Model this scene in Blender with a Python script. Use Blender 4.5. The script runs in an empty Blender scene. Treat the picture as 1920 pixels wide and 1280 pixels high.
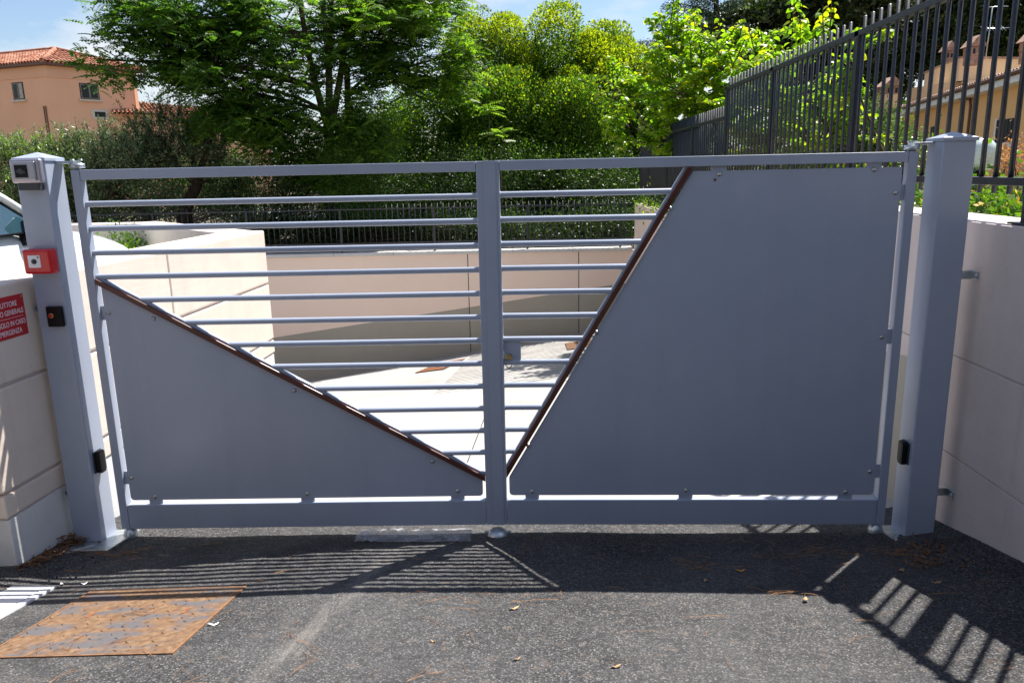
import bpy, math, random
import numpy as np
from mathutils import Vector, Matrix, Euler

random.seed(7); rng = np.random.default_rng(7)
C = bpy.context.scene.collection
S = bpy.context.scene

# ------------------------------------------------------------------ camera, sky, sun, exposure
CAM = np.array([2.2254, -3.6742, 1.8746]); F_PX = 1427.7
PITCH, ROLL, YAW = 0.2221, -0.0213, -0.0339
def cam_axes():
    cy, sy, cp, sp = math.cos(YAW), math.sin(YAW), math.cos(PITCH), math.sin(PITCH)
    F = np.array([sy*cp, cy*cp, -sp]); Rt = np.array([cy, -sy, 0.0]); U = np.cross(Rt, F)
    c, s = math.cos(ROLL), math.sin(ROLL)
    return F, c*Rt + s*U, -s*Rt + c*U
FW, RT, UP = cam_axes()
cd = bpy.data.cameras.new('camera'); cam = bpy.data.objects.new('camera', cd); C.objects.link(cam)
cd.sensor_width = 36; cd.lens = F_PX/1920*36; cd.clip_start = 0.05; cd.clip_end = 1500
M = Matrix(((RT[0], UP[0], -FW[0], CAM[0]), (RT[1], UP[1], -FW[1], CAM[1]), (RT[2], UP[2], -FW[2], CAM[2]), (0, 0, 0, 1)))
cam.matrix_world = M
S.camera = cam

SUN = Vector((0.67, 0.83, 1.72)).normalized()
w = bpy.data.worlds.new('World'); S.world = w; w.use_nodes = True
nt = w.node_tree; nt.nodes.clear()
out = nt.nodes.new('ShaderNodeOutputWorld'); bg = nt.nodes.new('ShaderNodeBackground')
sky = nt.nodes.new('ShaderNodeTexSky'); sky.sky_type = 'NISHITA'; sky.sun_disc = False
sky.sun_elevation = math.asin(SUN.z); sky.sun_rotation = math.atan2(SUN.x, SUN.y)
sky.altitude = 50; sky.air_density = 1.25; sky.dust_density = 0.3; sky.ozone_density = 3.0
SKY_STRENGTH = 0.05
bg.inputs['Strength'].default_value = SKY_STRENGTH
tc = nt.nodes.new('ShaderNodeTexCoord'); mp = nt.nodes.new('ShaderNodeMapping')
mp.inputs['Scale'].default_value = (1.0, 1.0, 2.6); mp.inputs['Location'].default_value = (3.1, 0.4, 1.9)
no = nt.nodes.new('ShaderNodeTexNoise'); no.inputs['Scale'].default_value = 2.6
no.inputs['Detail'].default_value = 9; no.inputs['Roughness'].default_value = 0.62
cr = nt.nodes.new('ShaderNodeValToRGB'); cr.color_ramp.elements[0].position = 0.475; cr.color_ramp.elements[1].position = 0.66
mx = nt.nodes.new('ShaderNodeMixRGB'); mx.inputs['Color2'].default_value = (9.3, 9.6, 10.0, 1)
L = nt.links.new
L(tc.outputs['Generated'], mp.inputs['Vector']); L(mp.outputs[0], no.inputs['Vector']); L(no.outputs['Fac'], cr.inputs['Fac'])
L(cr.outputs['Color'], mx.inputs['Fac']); wb = nt.nodes.new('ShaderNodeMixRGB'); wb.blend_type = 'MULTIPLY'; wb.inputs[0].default_value = 1; wb.inputs['Color2'].default_value = (1.34, 1.33, 1.44, 1)
L(sky.outputs[0], wb.inputs['Color1']); L(wb.outputs[0], mx.inputs['Color1']); L(mx.outputs[0], bg.inputs['Color']); L(bg.outputs[0], out.inputs['Surface'])
sl = bpy.data.lights.new('sun', 'SUN'); sl.energy = 5.0; sl.angle = math.radians(0.5); sl.color = (1.0, 0.955, 0.89)
so = bpy.data.objects.new('sun', sl); C.objects.link(so); so.rotation_euler = SUN.to_track_quat('Z', 'Y').to_euler()
vs = S.view_settings; vs.view_transform = 'Standard'; vs.look = 'None'; vs.exposure = 1.0; vs.gamma = 1; vs.use_curve_mapping = False
S.cycles.max_bounces = 8; S.cycles.transparent_max_bounces = 16

# ------------------------------------------------------------------ helpers
def on_plane(px, py, P, n):                      # where the sight line of a photo pixel meets a real plane
    v = FW + RT*(px-960)/F_PX + UP*(640-py)/F_PX
    P = np.array(P, float); n = np.array(n, float)
    return CAM + v*(((P-CAM) @ n)/(v @ n))
def at(px, py, y): return Vector(on_plane(px, py, (0, y, 0), (0, 1, 0)))
def atx(px, py, x): return Vector(on_plane(px, py, (x, 0, 0), (1, 0, 0)))

def nodemat(name, rough=0.6, metal=0.0, spec=0.5):
    m = bpy.data.materials.new(name); m.use_nodes = True
    b = m.node_tree.nodes['Principled BSDF']
    b.inputs['Roughness'].default_value = rough; b.inputs['Metallic'].default_value = metal
    b.inputs['Specular IOR Level'].default_value = spec
    return m, m.node_tree, b
def N(nt, t, **k):
    n = nt.nodes.new('ShaderNode'+t)
    for a, v in k.items():
        if a in n.inputs.keys(): n.inputs[a].default_value = v
        else: setattr(n, a, v)
    return n
def coords(nt, scale=(1, 1, 1)):
    tc = nt.nodes.new('ShaderNodeNewGeometry'); mp = nt.nodes.new('ShaderNodeMapping')
    mp.inputs['Scale'].default_value = scale; nt.links.new(tc.outputs['Position'], mp.inputs['Vector']); return mp.outputs[0]
def ramp(nt, fac, stops):
    r = nt.nodes.new('ShaderNodeValToRGB'); e = r.color_ramp.elements
    while len(e) < len(stops): e.new(0.5)
    for i, (p, c) in enumerate(stops):
        e[i].position = p; e[i].color = (c[0], c[1], c[2], 1) if hasattr(c, '__len__') else (c, c, c, 1)
    nt.links.new(fac, r.inputs['Fac']); return r.outputs['Color']
def mixc(nt, fac, a, b, mode='MIX'):
    m = nt.nodes.new('ShaderNodeMixRGB'); m.blend_type = mode
    for i, x in zip(('Fac', 'Color1', 'Color2'), (fac, a, b)):
        if isinstance(x, (int, float)): m.inputs[i].default_value = x
        elif isinstance(x, (tuple, list)): m.inputs[i].default_value = (*x[:3], 1)
        else: nt.links.new(x, m.inputs[i])
    return m.outputs[0]
def bump(nt, b, h, strength=0.3, dist=0.01):
    n = nt.nodes.new('ShaderNodeBump'); n.inputs['Strength'].default_value = strength; n.inputs['Distance'].default_value = dist
    nt.links.new(h, n.inputs['Height']); nt.links.new(n.outputs[0], b.inputs['Normal'])
def noise(nt, v, scale, detail=4, rough=0.55):
    n = N(nt, 'TexNoise', Scale=scale, Detail=detail, Roughness=rough); nt.links.new(v, n.inputs['Vector']); return n.outputs['Fac']
def voro(nt, v, scale, feature='F1'):
    n = nt.nodes.new('ShaderNodeTexVoronoi'); n.feature = feature; n.inputs['Scale'].default_value = scale; nt.links.new(v, n.inputs['Vector']); return n

def plain(name, col, rough=0.6, metal=0.0, var=0.12, scale=8, spec=0.5, bmp=0.0, bscale=60):
    m, nt, b = nodemat(name, rough, metal, spec); v = coords(nt)
    n = noise(nt, v, scale, 5)
    lo = [c*(1-var) for c in col]; hi = [min(1, c*(1+var)) for c in col]
    nt.links.new(ramp(nt, n, [(0.3, lo), (0.7, hi)]), b.inputs['Base Color'])
    if bmp: bump(nt, b, noise(nt, v, bscale, 3), bmp, 0.004)
    return m
def paint_grey():
    m, nt, b = nodemat('light_grey_gate_paint', 0.34, 0, 0.5); v = coords(nt)
    n1 = noise(nt, v, 3.0, 5); n2 = noise(nt, v, 90, 3)
    c = ramp(nt, n1, [(0.3, (0.325, 0.368, 0.465)), (0.7, (0.350, 0.393, 0.488))])
    sp = ramp(nt, n2, [(0.70, 0), (0.78, 1)])
    stv = noise(nt, coords(nt, (14, 14, 0.7)), 1.0, 5, 0.6)
    c = mixc(nt, ramp(nt, stv, [(0.50, 0), (0.80, 0.38)]), c, (0.29, 0.32, 0.385))
    du = ramp(nt, noise(nt, v, 7, 6, 0.65), [(0.55, 0), (0.80, 0.30)])
    c = mixc(nt, du, c, (0.45, 0.46, 0.50))
    nt.links.new(mixc(nt, sp, c, (0.27, 0.28, 0.31)), b.inputs['Base Color'])
    nt.links.new(ramp(nt, n1, [(0.3, 0.28), (0.7, 0.42)]), b.inputs['Roughness'])
    bump(nt, b, mixc(nt, 0.2, noise(nt, v, 2.2, 2), n2), 0.12, 0.004); return m
def concrete(name, col, dark, lines=True, pit=1.0, wet=0.0, rough=0.85):
    m, nt, b = nodemat(name, rough, 0, 0.3); v = coords(nt)
    n1 = noise(nt, v, 1.3, 7, 0.6); n2 = noise(nt, v, 14, 5, 0.6)
    base = ramp(nt, n1, [(0.3, dark), (0.65, col)])
    c = mixc(nt, 0.25, base, ramp(nt, n2, [(0.3, dark), (0.7, col)]))
    vo = voro(nt, v, 17)
    p = ramp(nt, vo.outputs['Distance'], [(0.04*pit, 1), (0.075*pit, 0)])
    keep = ramp(nt, noise(nt, v, 3.1, 2), [(0.46, 0), (0.56, 1)])
    p = mixc(nt, 1.0, p, keep, 'MULTIPLY')
    c = mixc(nt, mixc(nt, 1.0, p, (0.65, 0.65, 0.65), 'MULTIPLY'), c, [x*0.45 for x in col])
    # thin dirty streaks running down the face
    vs_ = coords(nt, (9, 9, 0.5)); st = ramp(nt, noise(nt, vs_, 1.0, 4), [(0.60, 0), (0.78, 0.35)])
    c = mixc(nt, st, c, [x*0.6 for x in col])
    blot = ramp(nt, noise(nt, v, 4.5, 7, 0.68), [(0.48, 0), (0.75, 0.30)])
    c = mixc(nt, blot, c, [x*0.68 for x in col])
    nt.links.new(c, b.inputs['Base Color'])
    h = noise(nt, v, 60, 5)
    if lines:
        vb = coords(nt, (0.8, 0.8, 26)); hb = noise(nt, vb, 1.0, 3)
        h = mixc(nt, 0.5, h, hb)
    h = mixc(nt, 1.0, h, p, 'SUBTRACT')
    bump(nt, b, h, 0.5, 0.004); return m
def asphalt():
    m, nt, b = nodemat('asphalt', 0.8, 0, 0.25); v = coords(nt)
    vo = voro(nt, v, 150); vo2 = voro(nt, v, 70)
    sep = nt.nodes.new('ShaderNodeSeparateColor'); nt.links.new(vo.outputs['Color'], sep.inputs[0])
    c = ramp(nt, sep.outputs[0], [(0.0, (0.013, 0.013, 0.014)), (0.30, (0.038, 0.038, 0.039)), (0.62, (0.088, 0.087, 0.088)), (0.90, (0.145, 0.143, 0.143)), (0.97, (0.24, 0.235, 0.23))])
    gap = ramp(nt, vo.outputs['Distance'], [(0.30, 1), (0.62, 0.25)])
    c = mixc(nt, 1.0, c, gap, 'MULTIPLY')
    dust = ramp(nt, noise(nt, v, 0.9, 6, 0.6), [(0.38, 0.0), (0.72, 0.42)])
    c = mixc(nt, dust, c, (0.15, 0.147, 0.147))
    fl = voro(nt, v, 38); fs = nt.nodes.new('ShaderNodeSeparateColor'); nt.links.new(fl.outputs['Color'], fs.inputs[0])
    c = mixc(nt, ramp(nt, fs.outputs[1], [(0.80, 0.0), (0.92, 0.4)]), c, (0.03, 0.03, 0.032))
    c = mixc(nt, ramp(nt, fs.outputs[0], [(0.92, 0.0), (0.97, 0.3)]), c, (0.17, 0.135, 0.11))
    dk = ramp(nt, noise(nt, v, 2.6, 6, 0.7), [(0.52, 0.0), (0.72, 0.55)])
    c = mixc(nt, dk, c, (0.022, 0.022, 0.026))
    # a pale scuffed tyre track
    vt = nt.nodes.new('ShaderNodeMapping'); g = nt.nodes.new('ShaderNodeNewGeometry'); nt.links.new(g.outputs['Position'], vt.inputs['Vector'])
    vt.inputs['Rotation'].default_value = (0, 0, 0.14)
    sp = nt.nodes.new('ShaderNodeSeparateXYZ'); nt.links.new(vt.outputs[0], sp.inputs[0])
    tr = ramp(nt, sp.outputs['X'], [(0.0, 0), (1.0, 0)])
    mm = nt.nodes.new('ShaderNodeMath'); mm.operation = 'SUBTRACT'; nt.links.new(sp.outputs['X'], mm.inputs[0]); mm.inputs[1].default_value = 1.53
    ab = nt.nodes.new('ShaderNodeMath'); ab.operation = 'ABSOLUTE'; nt.links.new(mm.outputs[0], ab.inputs[0])
    tk = ramp(nt, ab.outputs[0], [(0.015, 0.32), (0.07, 0)])
    yy = ramp(nt, sp.outputs['Y'], [(0.0, 1), (0.001, 0)])
    nn = ramp(nt, noise(nt, coords(nt, (30, 3, 3)), 1.0, 3), [(0.4, 0.2), (0.62, 1)])
    tk = mixc(nt, 1.0, mixc(nt, 1.0, tk, nn, 'MULTIPLY'), yy, 'MULTIPLY')
    c = mixc(nt, tk, c, (0.30, 0.27, 0.24))
    spots = ramp(nt, vo2.outputs['Distance'], [(0.05, 1), (0.10, 0)])
    keep = ramp(nt, noise(nt, v, 5, 2), [(0.60, 0), (0.66, 1)])
    c = mixc(nt, mixc(nt, 1.0, spots, keep, 'MULTIPLY'), c, (0.35, 0.26, 0.17))
    nt.links.new(c, b.inputs['Base Color'])
    h = mixc(nt, 0.6, vo.outputs['Distance'], noise(nt, v, 120, 3))
    bump(nt, b, h, 0.9, 0.006); return m
def rust_plate():
    m, nt, b = nodemat('rusty_plate_steel', 0.75, 0.0, 0.4); v = coords(nt)
    n1 = noise(nt, coords(nt, (1, 2.2, 1)), 5.5, 6, 0.62); n2 = noise(nt, v, 40, 4)
    c = ramp(nt, n2, [(0.3, (0.12, 0.066, 0.036)), (0.55, (0.19, 0.11, 0.058)), (0.75, (0.245, 0.165, 0.105))])
    c = mixc(nt, ramp(nt, n1, [(0.47, 0), (0.60, 0.9)]), c, (0.095, 0.095, 0.105))
    c = mixc(nt, ramp(nt, noise(nt, v, 9, 4), [(0.58, 0), (0.70, 0.7)]), c, (0.11, 0.045, 0.02))
    nt.links.new(c, b.inputs['Base Color']); bump(nt, b, n2, 0.5, 0.003); return m
def leafmat(name, c1, c2, trans=0.5, gloss=0.35, rough=0.45):
    m = bpy.data.materials.new(name); m.use_nodes = True; nt = m.node_tree
    b = nt.nodes['Principled BSDF']; b.inputs['Roughness'].default_value = rough; b.inputs['Specular IOR Level'].default_value = gloss
    g = nt.nodes.new('ShaderNodeNewGeometry')
    c = ramp(nt, g.outputs['Random Per Island'], [(0.0, c1), (1.0, c2)])
    nt.links.new(c, b.inputs['Base Color'])
    t = nt.nodes.new('ShaderNodeBsdfTranslucent')
    tcol = mixc(nt, 1.0, c, (1.55, 1.75, 0.65), 'MULTIPLY'); nt.links.new(tcol, t.inputs['Color'])
    mx = nt.nodes.new('ShaderNodeMixShader'); mx.inputs[0].default_value = trans
    nt.links.new(b.outputs[0], mx.inputs[1]); nt.links.new(t.outputs[0], mx.inputs[2])
    nt.links.new(mx.outputs[0], nt.nodes['Material Output'].inputs['Surface']); return m

def tiles(name):
    m, nt, b = nodemat(name, 0.85, 0, 0.2); v = coords(nt)
    n = voro(nt, coords(nt, (1, 1, 1)), 3.2); sep = nt.nodes.new('ShaderNodeSeparateColor'); nt.links.new(n.outputs['Color'], sep.inputs[0])
    c = ramp(nt, sep.outputs[0], [(0, (0.28, 0.105, 0.065)), (0.6, (0.38, 0.16, 0.10)), (1, (0.48, 0.27, 0.19))])
    nt.links.new(c, b.inputs['Base Color']); return m
def bark(name, c1, c2):
    m, nt, b = nodemat(name, 0.9, 0, 0.2); v = coords(nt, (1, 1, 0.25))
    n = noise(nt, v, 22, 5, 0.65); nt.links.new(ramp(nt, n, [(0.35, c1), (0.65, c2)]), b.inputs['Base Color']); bump(nt, b, n, 0.8, 0.02); return m
def plaster(name, col, dark):
    m, nt, b = nodemat(name, 0.92, 0, 0.2); v = coords(nt)
    c = ramp(nt, noise(nt, v, 0.8, 8, 0.62), [(0.3, dark), (0.7, col)]); nt.links.new(c, b.inputs['Base Color'])
    bump(nt, b, noise(nt, v, 45, 4), 0.25, 0.004); return m

MT = {}
MT['gate'] = paint_grey()
MT['brown'] = plain('dark_brown_paint', (0.085, 0.022, 0.014), 0.35, var=0.2)
MT['galv'] = plain('galvanised_steel', (0.50, 0.54, 0.56), 0.38, 0.85, var=0.25, scale=25)
MT['steel'] = plain('stainless_bolt', (0.52, 0.50, 0.48), 0.3, 1.0, var=0.1)
MT['black'] = plain('black_plastic', (0.006, 0.006, 0.008), 0.35, var=0.2, spec=0.2)
MT['dgrey'] = plain('dark_grey_plastic', (0.035, 0.04, 0.047), 0.5)
MT['silver'] = plain('brushed_silver_casing', (0.36, 0.35, 0.40), 0.36, 0.6, var=0.08)
MT['red'] = plain('red_enamel', (0.58, 0.006, 0.014), 0.22, var=0.06)
MT['signred'] = plain('red_sign_print', (0.50, 0.012, 0.020), 0.4, var=0.06)
MT['white'] = plain('white_plastic', (0.78, 0.78, 0.80), 0.35, var=0.05)
MT['brass'] = plain('brass', (0.55, 0.38, 0.12), 0.3, 1.0)
MT['fence'] = plain('anthracite_fence_paint', (0.018, 0.021, 0.030), 0.42, 0.0, var=0.35, scale=30, bmp=0.15, bscale=140)
MT['wall'] = concrete('beige_cast_concrete', (0.73, 0.635, 0.55), (0.665, 0.57, 0.485))
MT['wallr'] = concrete('beige_board_marked_concrete', (0.66, 0.565, 0.53), (0.57, 0.48, 0.445))
MT['base'] = concrete('white_base_concrete', (0.74, 0.74, 0.735), (0.58, 0.58, 0.57))
MT['pink'] = plaster('pink_beige_render', (0.88, 0.70, 0.58), (0.84, 0.66, 0.545))
MT['greyband'] = plaster('grey_render_band', (0.39, 0.36, 0.30), (0.35, 0.32, 0.265))
MT['coping'] = concrete('pale_coping_stone', (0.62, 0.60, 0.58), (0.50, 0.48, 0.46), False)
MT['ramp'] = concrete('pale_ramp_concrete', (0.44, 0.425, 0.405), (0.29, 0.275, 0.25), False, 1.2)
MT['asphalt'] = asphalt()
MT['rust'] = rust_plate()
MT['rustdark'] = plain('rust_grate', (0.24, 0.085, 0.03), 0.8, var=0.35, scale=30)
MT['rustor'] = plain('orange_rust', (0.21, 0.105, 0.05), 0.8, var=0.35, scale=30)
MT['needle'] = plain('dry_pine_needles', (0.30, 0.15, 0.065), 0.8, var=0.5, scale=20)
MT['dryleaf'] = plain('dry_leaf', (0.42, 0.27, 0.14), 0.7, var=0.4, scale=12)
MT['orangeleaf'] = plain('orange_leaf', (0.55, 0.25, 0.03), 0.6, var=0.2, scale=12)
MT['litter'] = plain('brown_leaf_litter', (0.15, 0.07, 0.03), 0.9, var=0.6, scale=40)
MT['grit'] = plain('loose_asphalt_grit', (0.035, 0.034, 0.036), 0.8, var=0.6, scale=60)
MT['soil'] = plain('garden_soil', (0.12, 0.10, 0.06), 0.95, var=0.4, scale=3)
MT['yard'] = plain('courtyard_paving', (0.34, 0.32, 0.30), 0.9, var=0.2, scale=4)
MT['houseL'] = plaster('salmon_house_render', (0.86, 0.49, 0.315), (0.80, 0.445, 0.28))
MT['houseR'] = plaster('ochre_house_render', (0.88, 0.54, 0.25), (0.84, 0.50, 0.22))
MT['houseC'] = plaster('cream_house_render', (0.85, 0.66, 0.44), (0.78, 0.60, 0.39))
MT['tile'] = tiles('terracotta_tiles')
MT['tileold'] = plain('weathered_roof_tiles', (0.40, 0.27, 0.21), 0.9, var=0.5, scale=6)
MT['brick'] = plain('chimney_brick', (0.36, 0.22, 0.16), 0.9, var=0.4, scale=9)
MT['fascia'] = plain('white_fascia_paint', (0.80, 0.80, 0.80), 0.5)
MT['wood'] = plain('old_window_frame', (0.20, 0.17, 0.11), 0.6, var=0.3)
MT['glassdark'] = plain('dark_window_glass', (0.012, 0.013, 0.02), 0.12, var=0.4, spec=0.3)
MT['curtain'] = plain('pale_curtain', (0.42, 0.38, 0.36), 0.9, var=0.3, scale=20)
MT['sillm'] = plain('pale_stone_sill', (0.62, 0.54, 0.46), 0.8)
MT['pipe'] = plain('brown_downpipe', (0.13, 0.055, 0.03), 0.5)
MT['dark'] = plain('dark_opening', (0.012, 0.012, 0.016), 0.7)
MT['carpaint'] = plain('white_car_paint', (0.80, 0.83, 0.83), 0.12, 0, var=0.01, spec=0.5)
MT['carpaint'].node_tree.nodes['Principled BSDF'].inputs['Coat Weight'].default_value = 0.8
MT['rubber'] = plain('tyre_rubber', (0.02, 0.02, 0.02), 0.8)
MT['teal'] = plain('tinted_car_glass', (0.025, 0.06, 0.08), 0.03, var=0.1, spec=1.0)
MT['cloth'] = plain('grey_shutter', (0.06, 0.065, 0.075), 0.5)
MT['town'] = plaster('far_grey_block', (0.42, 0.45, 0.52), (0.38, 0.41, 0.48))
MT['ink'] = plain('dark_print', (0.03, 0.03, 0.035), 0.6)
MT['bark'] = bark('grey_brown_bark', (0.055, 0.04, 0.028), (0.12, 0.09, 0.065))
MT['barkdark'] = bark('dark_bark', (0.02, 0.014, 0.01), (0.06, 0.04, 0.028))
MT['barkpine'] = bark('pine_bark', (0.05, 0.03, 0.02), (0.13, 0.075, 0.05))
MT['leafail'] = leafmat('green_leaflet', (0.028, 0.076, 0.014), (0.095, 0.18, 0.026), 0.54)
MT['leafailb'] = leafmat('young_green_leaflet', (0.075, 0.16, 0.020), (0.19, 0.27, 0.030), 0.6)
MT['leafpriv'] = leafmat('dark_privet_leaf', (0.028, 0.078, 0.012), (0.13, 0.225, 0.022), 0.46)
MT['leafprivy'] = leafmat('yellow_green_privet_tip', (0.15, 0.21, 0.012), (0.44, 0.46, 0.018), 0.5)
MT['leafmul'] = leafmat('bright_broad_leaf', (0.10, 0.22, 0.012), (0.26, 0.36, 0.018), 0.6, 0.5, 0.35)
MT['leafmuly'] = leafmat('yellow_young_leaf', (0.28, 0.38, 0.012), (0.46, 0.42, 0.014), 0.6, 0.5, 0.35)
MT['leafolive'] = leafmat('silvery_olive_leaf', (0.08, 0.125, 0.055), (0.28, 0.36, 0.20), 0.22, 0.5, 0.4)
MT['leafolived'] = leafmat('dark_holm_leaf', (0.017, 0.042, 0.014), (0.07, 0.12, 0.045), 0.22, 0.5, 0.4)
MT['leafpine'] = leafmat('dark_pine_needle', (0.014, 0.026, 0.008), (0.05, 0.07, 0.02), 0.2)
MT['leafcedar'] = leafmat('blue_green_cedar_needle', (0.012, 0.035, 0.022), (0.03, 0.065, 0.04), 0.15)
MT['leafhedge'] = leafmat('glossy_hedge_leaf', (0.035, 0.085, 0.012), (0.12, 0.20, 0.03), 0.4, 0.6, 0.3)
MT['leafdark'] = leafmat('shade_painted_hedge_leaf', (0.012, 0.030, 0.007), (0.045, 0.085, 0.014), 0.28)  # darker hedge leaf, shade on the viewer's side put into the colour
MT['leafred'] = leafmat('reddish_leaf', (0.30, 0.10, 0.08), (0.45, 0.22, 0.15), 0.4)
MT['flower'] = leafmat('orange_yellow_flower', (0.7, 0.35, 0.02), (0.8, 0.55, 0.03), 0.3)
MT['pinkflower'] = leafmat('salmon_oleander_flower', (0.62, 0.25, 0.17), (0.75, 0.40, 0.28), 0.3)
def glassy(name, col, rough, alpha):
    m, nt, b = nodemat(name, rough, 0, 0.6); b.inputs['Base Color'].default_value = (*col, 1)
    t = nt.nodes.new('ShaderNodeBsdfTransparent'); mx = nt.nodes.new('ShaderNodeMixShader')
    f = ramp(nt, noise(nt, coords(nt), 14, 5), [(0.35, alpha*0.5), (0.7, min(1, alpha*1.5))])
    nt.links.new(f, mx.inputs[0]); nt.links.new(t.outputs[0], mx.inputs[1]); nt.links.new(b.outputs[0], mx.inputs[2])
    nt.links.new(mx.outputs[0], nt.nodes['Material Output'].inputs['Surface']); return m
MT['film'] = glassy('clear_plastic_film', (0.62, 0.62, 0.66), 0.08, 0.38)
MT['globe'] = glassy('milky_globe', (0.75, 0.85, 0.80), 0.15, 0.72)

class MB:
    def __init__(s): s.v = []; s.f = []; s.mi = []; s.cur = 0; s.smooth = []
    def add(s, vs, fs, smooth=False):
        o = len(s.v); s.v += [tuple(v) for v in vs]; s.f += [tuple(i+o for i in f) for f in fs]
        s.mi += [s.cur]*len(fs); s.smooth += [smooth]*len(fs); return s
    def box(s, a, b):
        x0, y0, z0 = a; x1, y1, z1 = b
        return s.add([(x0,y0,z0),(x1,y0,z0),(x1,y1,z0),(x0,y1,z0),(x0,y0,z1),(x1,y0,z1),(x1,y1,z1),(x0,y1,z1)],
              [(0,3,2,1),(4,5,6,7),(0,1,5,4),(1,2,6,5),(2,3,7,6),(3,0,4,7)])
    def prism(s, pts, axis, a, b):                  # closed 2-D outline pushed from a to b along axis
        n = len(pts)
        def P(p, t):
            if axis == 'y': return (p[0], t, p[1])
            if axis == 'x': return (t, p[0], p[1])
            return (p[0], p[1], t)
        vs = [P(p, a) for p in pts]+[P(p, b) for p in pts]
        fs = [tuple(range(n))[::-1], tuple(range(n, 2*n))]+[(i, (i+1) % n, n+(i+1) % n, n+i) for i in range(n)]
        return s.add(vs, fs)
    def tube(s, pts, rad, n=8, cap=True):
        pts = [Vector(p) for p in pts]
        if not hasattr(rad, '__len__'): rad = [rad]*len(pts)
        vs = []; fs = []; up = None
        for i, p in enumerate(pts):
            d = (pts[min(i+1, len(pts)-1)]-pts[max(i-1, 0)]).normalized()
            if up is None: up = Vector((0, 0, 1)) if abs(d.z) < 0.9 else Vector((1, 0, 0))
            a = d.cross(up).normalized(); b_ = a.cross(d).normalized(); up = b_
            for k in range(n):
                t = 2*math.pi*k/n; vs.append(p+(a*math.cos(t)+b_*math.sin(t))*rad[i])
        for i in range(len(pts)-1):
            for k in range(n):
                fs.append((i*n+k, i*n+(k+1) % n, (i+1)*n+(k+1) % n, (i+1)*n+k))
        s.add(vs, fs, True)
        if cap:
            o = len(s.v)-len(vs)
            s.f += [tuple(o+k for k in range(n)), tuple(o+len(vs)-1-k for k in range(n))]; s.mi += [s.cur]*2; s.smooth += [False]*2
        return s
    def lathe(s, prof, c, n=20, axis='z'):          # prof: (radius, height)
        vs = []; fs = []
        for r, h in prof:
            for k in range(n):
                t = 2*math.pi*k/n; x, y = r*math.cos(t), r*math.sin(t)
                vs.append((c[0]+x, c[1]+y, c[2]+h) if axis == 'z' else (c[0]+x, c[1]-h, c[2]+y) if axis == 'y' else (c[0]+h, c[1]+x, c[2]+y))
        for i in range(len(prof)-1):
            for k in range(n): fs.append((i*n+k, i*n+(k+1) % n, (i+1)*n+(k+1) % n, (i+1)*n+k))
        return s.add(vs, fs, True)
    def build(s, name, mat, parent=None, bevel=0.0, origin=(0, 0, 0), seg=2):
        me = bpy.data.meshes.new(name)
        o3 = Vector(origin); me.from_pydata([Vector(v)-o3 for v in s.v], [], s.f)
        for m in (mat if isinstance(mat, (list, tuple)) else [mat]): me.materials.append(m)
        me.polygons.foreach_set('material_index', s.mi); me.polygons.foreach_set('use_smooth', s.smooth)
        me.update(); 
        import bmesh
        bm = bmesh.new(); bm.from_mesh(me); bmesh.ops.recalc_face_normals(bm, faces=bm.faces); bm.to_mesh(me); bm.free()
        ob = bpy.data.objects.new(name, me); C.objects.link(ob)
        if parent is not None: ob.parent = parent
        if bevel:
            bv = ob.modifiers.new('bevel', 'BEVEL'); bv.width = bevel; bv.segments = seg; bv.limit_method = 'ANGLE'; bv.angle_limit = 0.6
        return ob
def tag(o, label=None, cat=None, group=None, kind=None):
    if label: o['label'] = label
    if cat: o['category'] = cat
    if group: o['group'] = group
    if kind: o['kind'] = kind
    return o
class Thing:                                        # an Empty at the base of a thing; its parts are children
    def __init__(s, name, label, cat, loc=(0, 0, 0), group=None, rz=0.0, kind=None):
        s.e = bpy.data.objects.new(name, None); C.objects.link(s.e); s.e.location = loc; s.e.rotation_euler = (0, 0, rz)
        s.e.empty_display_size = 0.2; s.loc = loc; tag(s.e, label, cat, group, kind)
    def part(s, name, mb, mat, bevel=0.0, parent=None, label=None, kind=None, local=False, seg=2):
        o = mb.build(name, mat, parent or s.e, bevel, (0, 0, 0) if local else s.loc, seg); tag(o, label, kind=kind); return o
    def inst(s, name, mesh, loc, rot=None, parent=None, scale=None):
        o = bpy.data.objects.new(name, mesh); C.objects.link(o); o.parent = parent or s.e
        o.location = Vector(loc)-Vector(s.loc)
        if rot: o.rotation_euler = rot
        if scale: o.scale = scale
        return o
def copy_tree(o, parent=None):
    c = o.copy(); C.objects.link(c)
    if parent is not None: c.parent = parent
    for ch in list(o.children): copy_tree(ch, c)
    return c
def struct(name, mb, mat, bevel=0.0): return tag(mb.build(name, mat, None, bevel), kind='structure')

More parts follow.
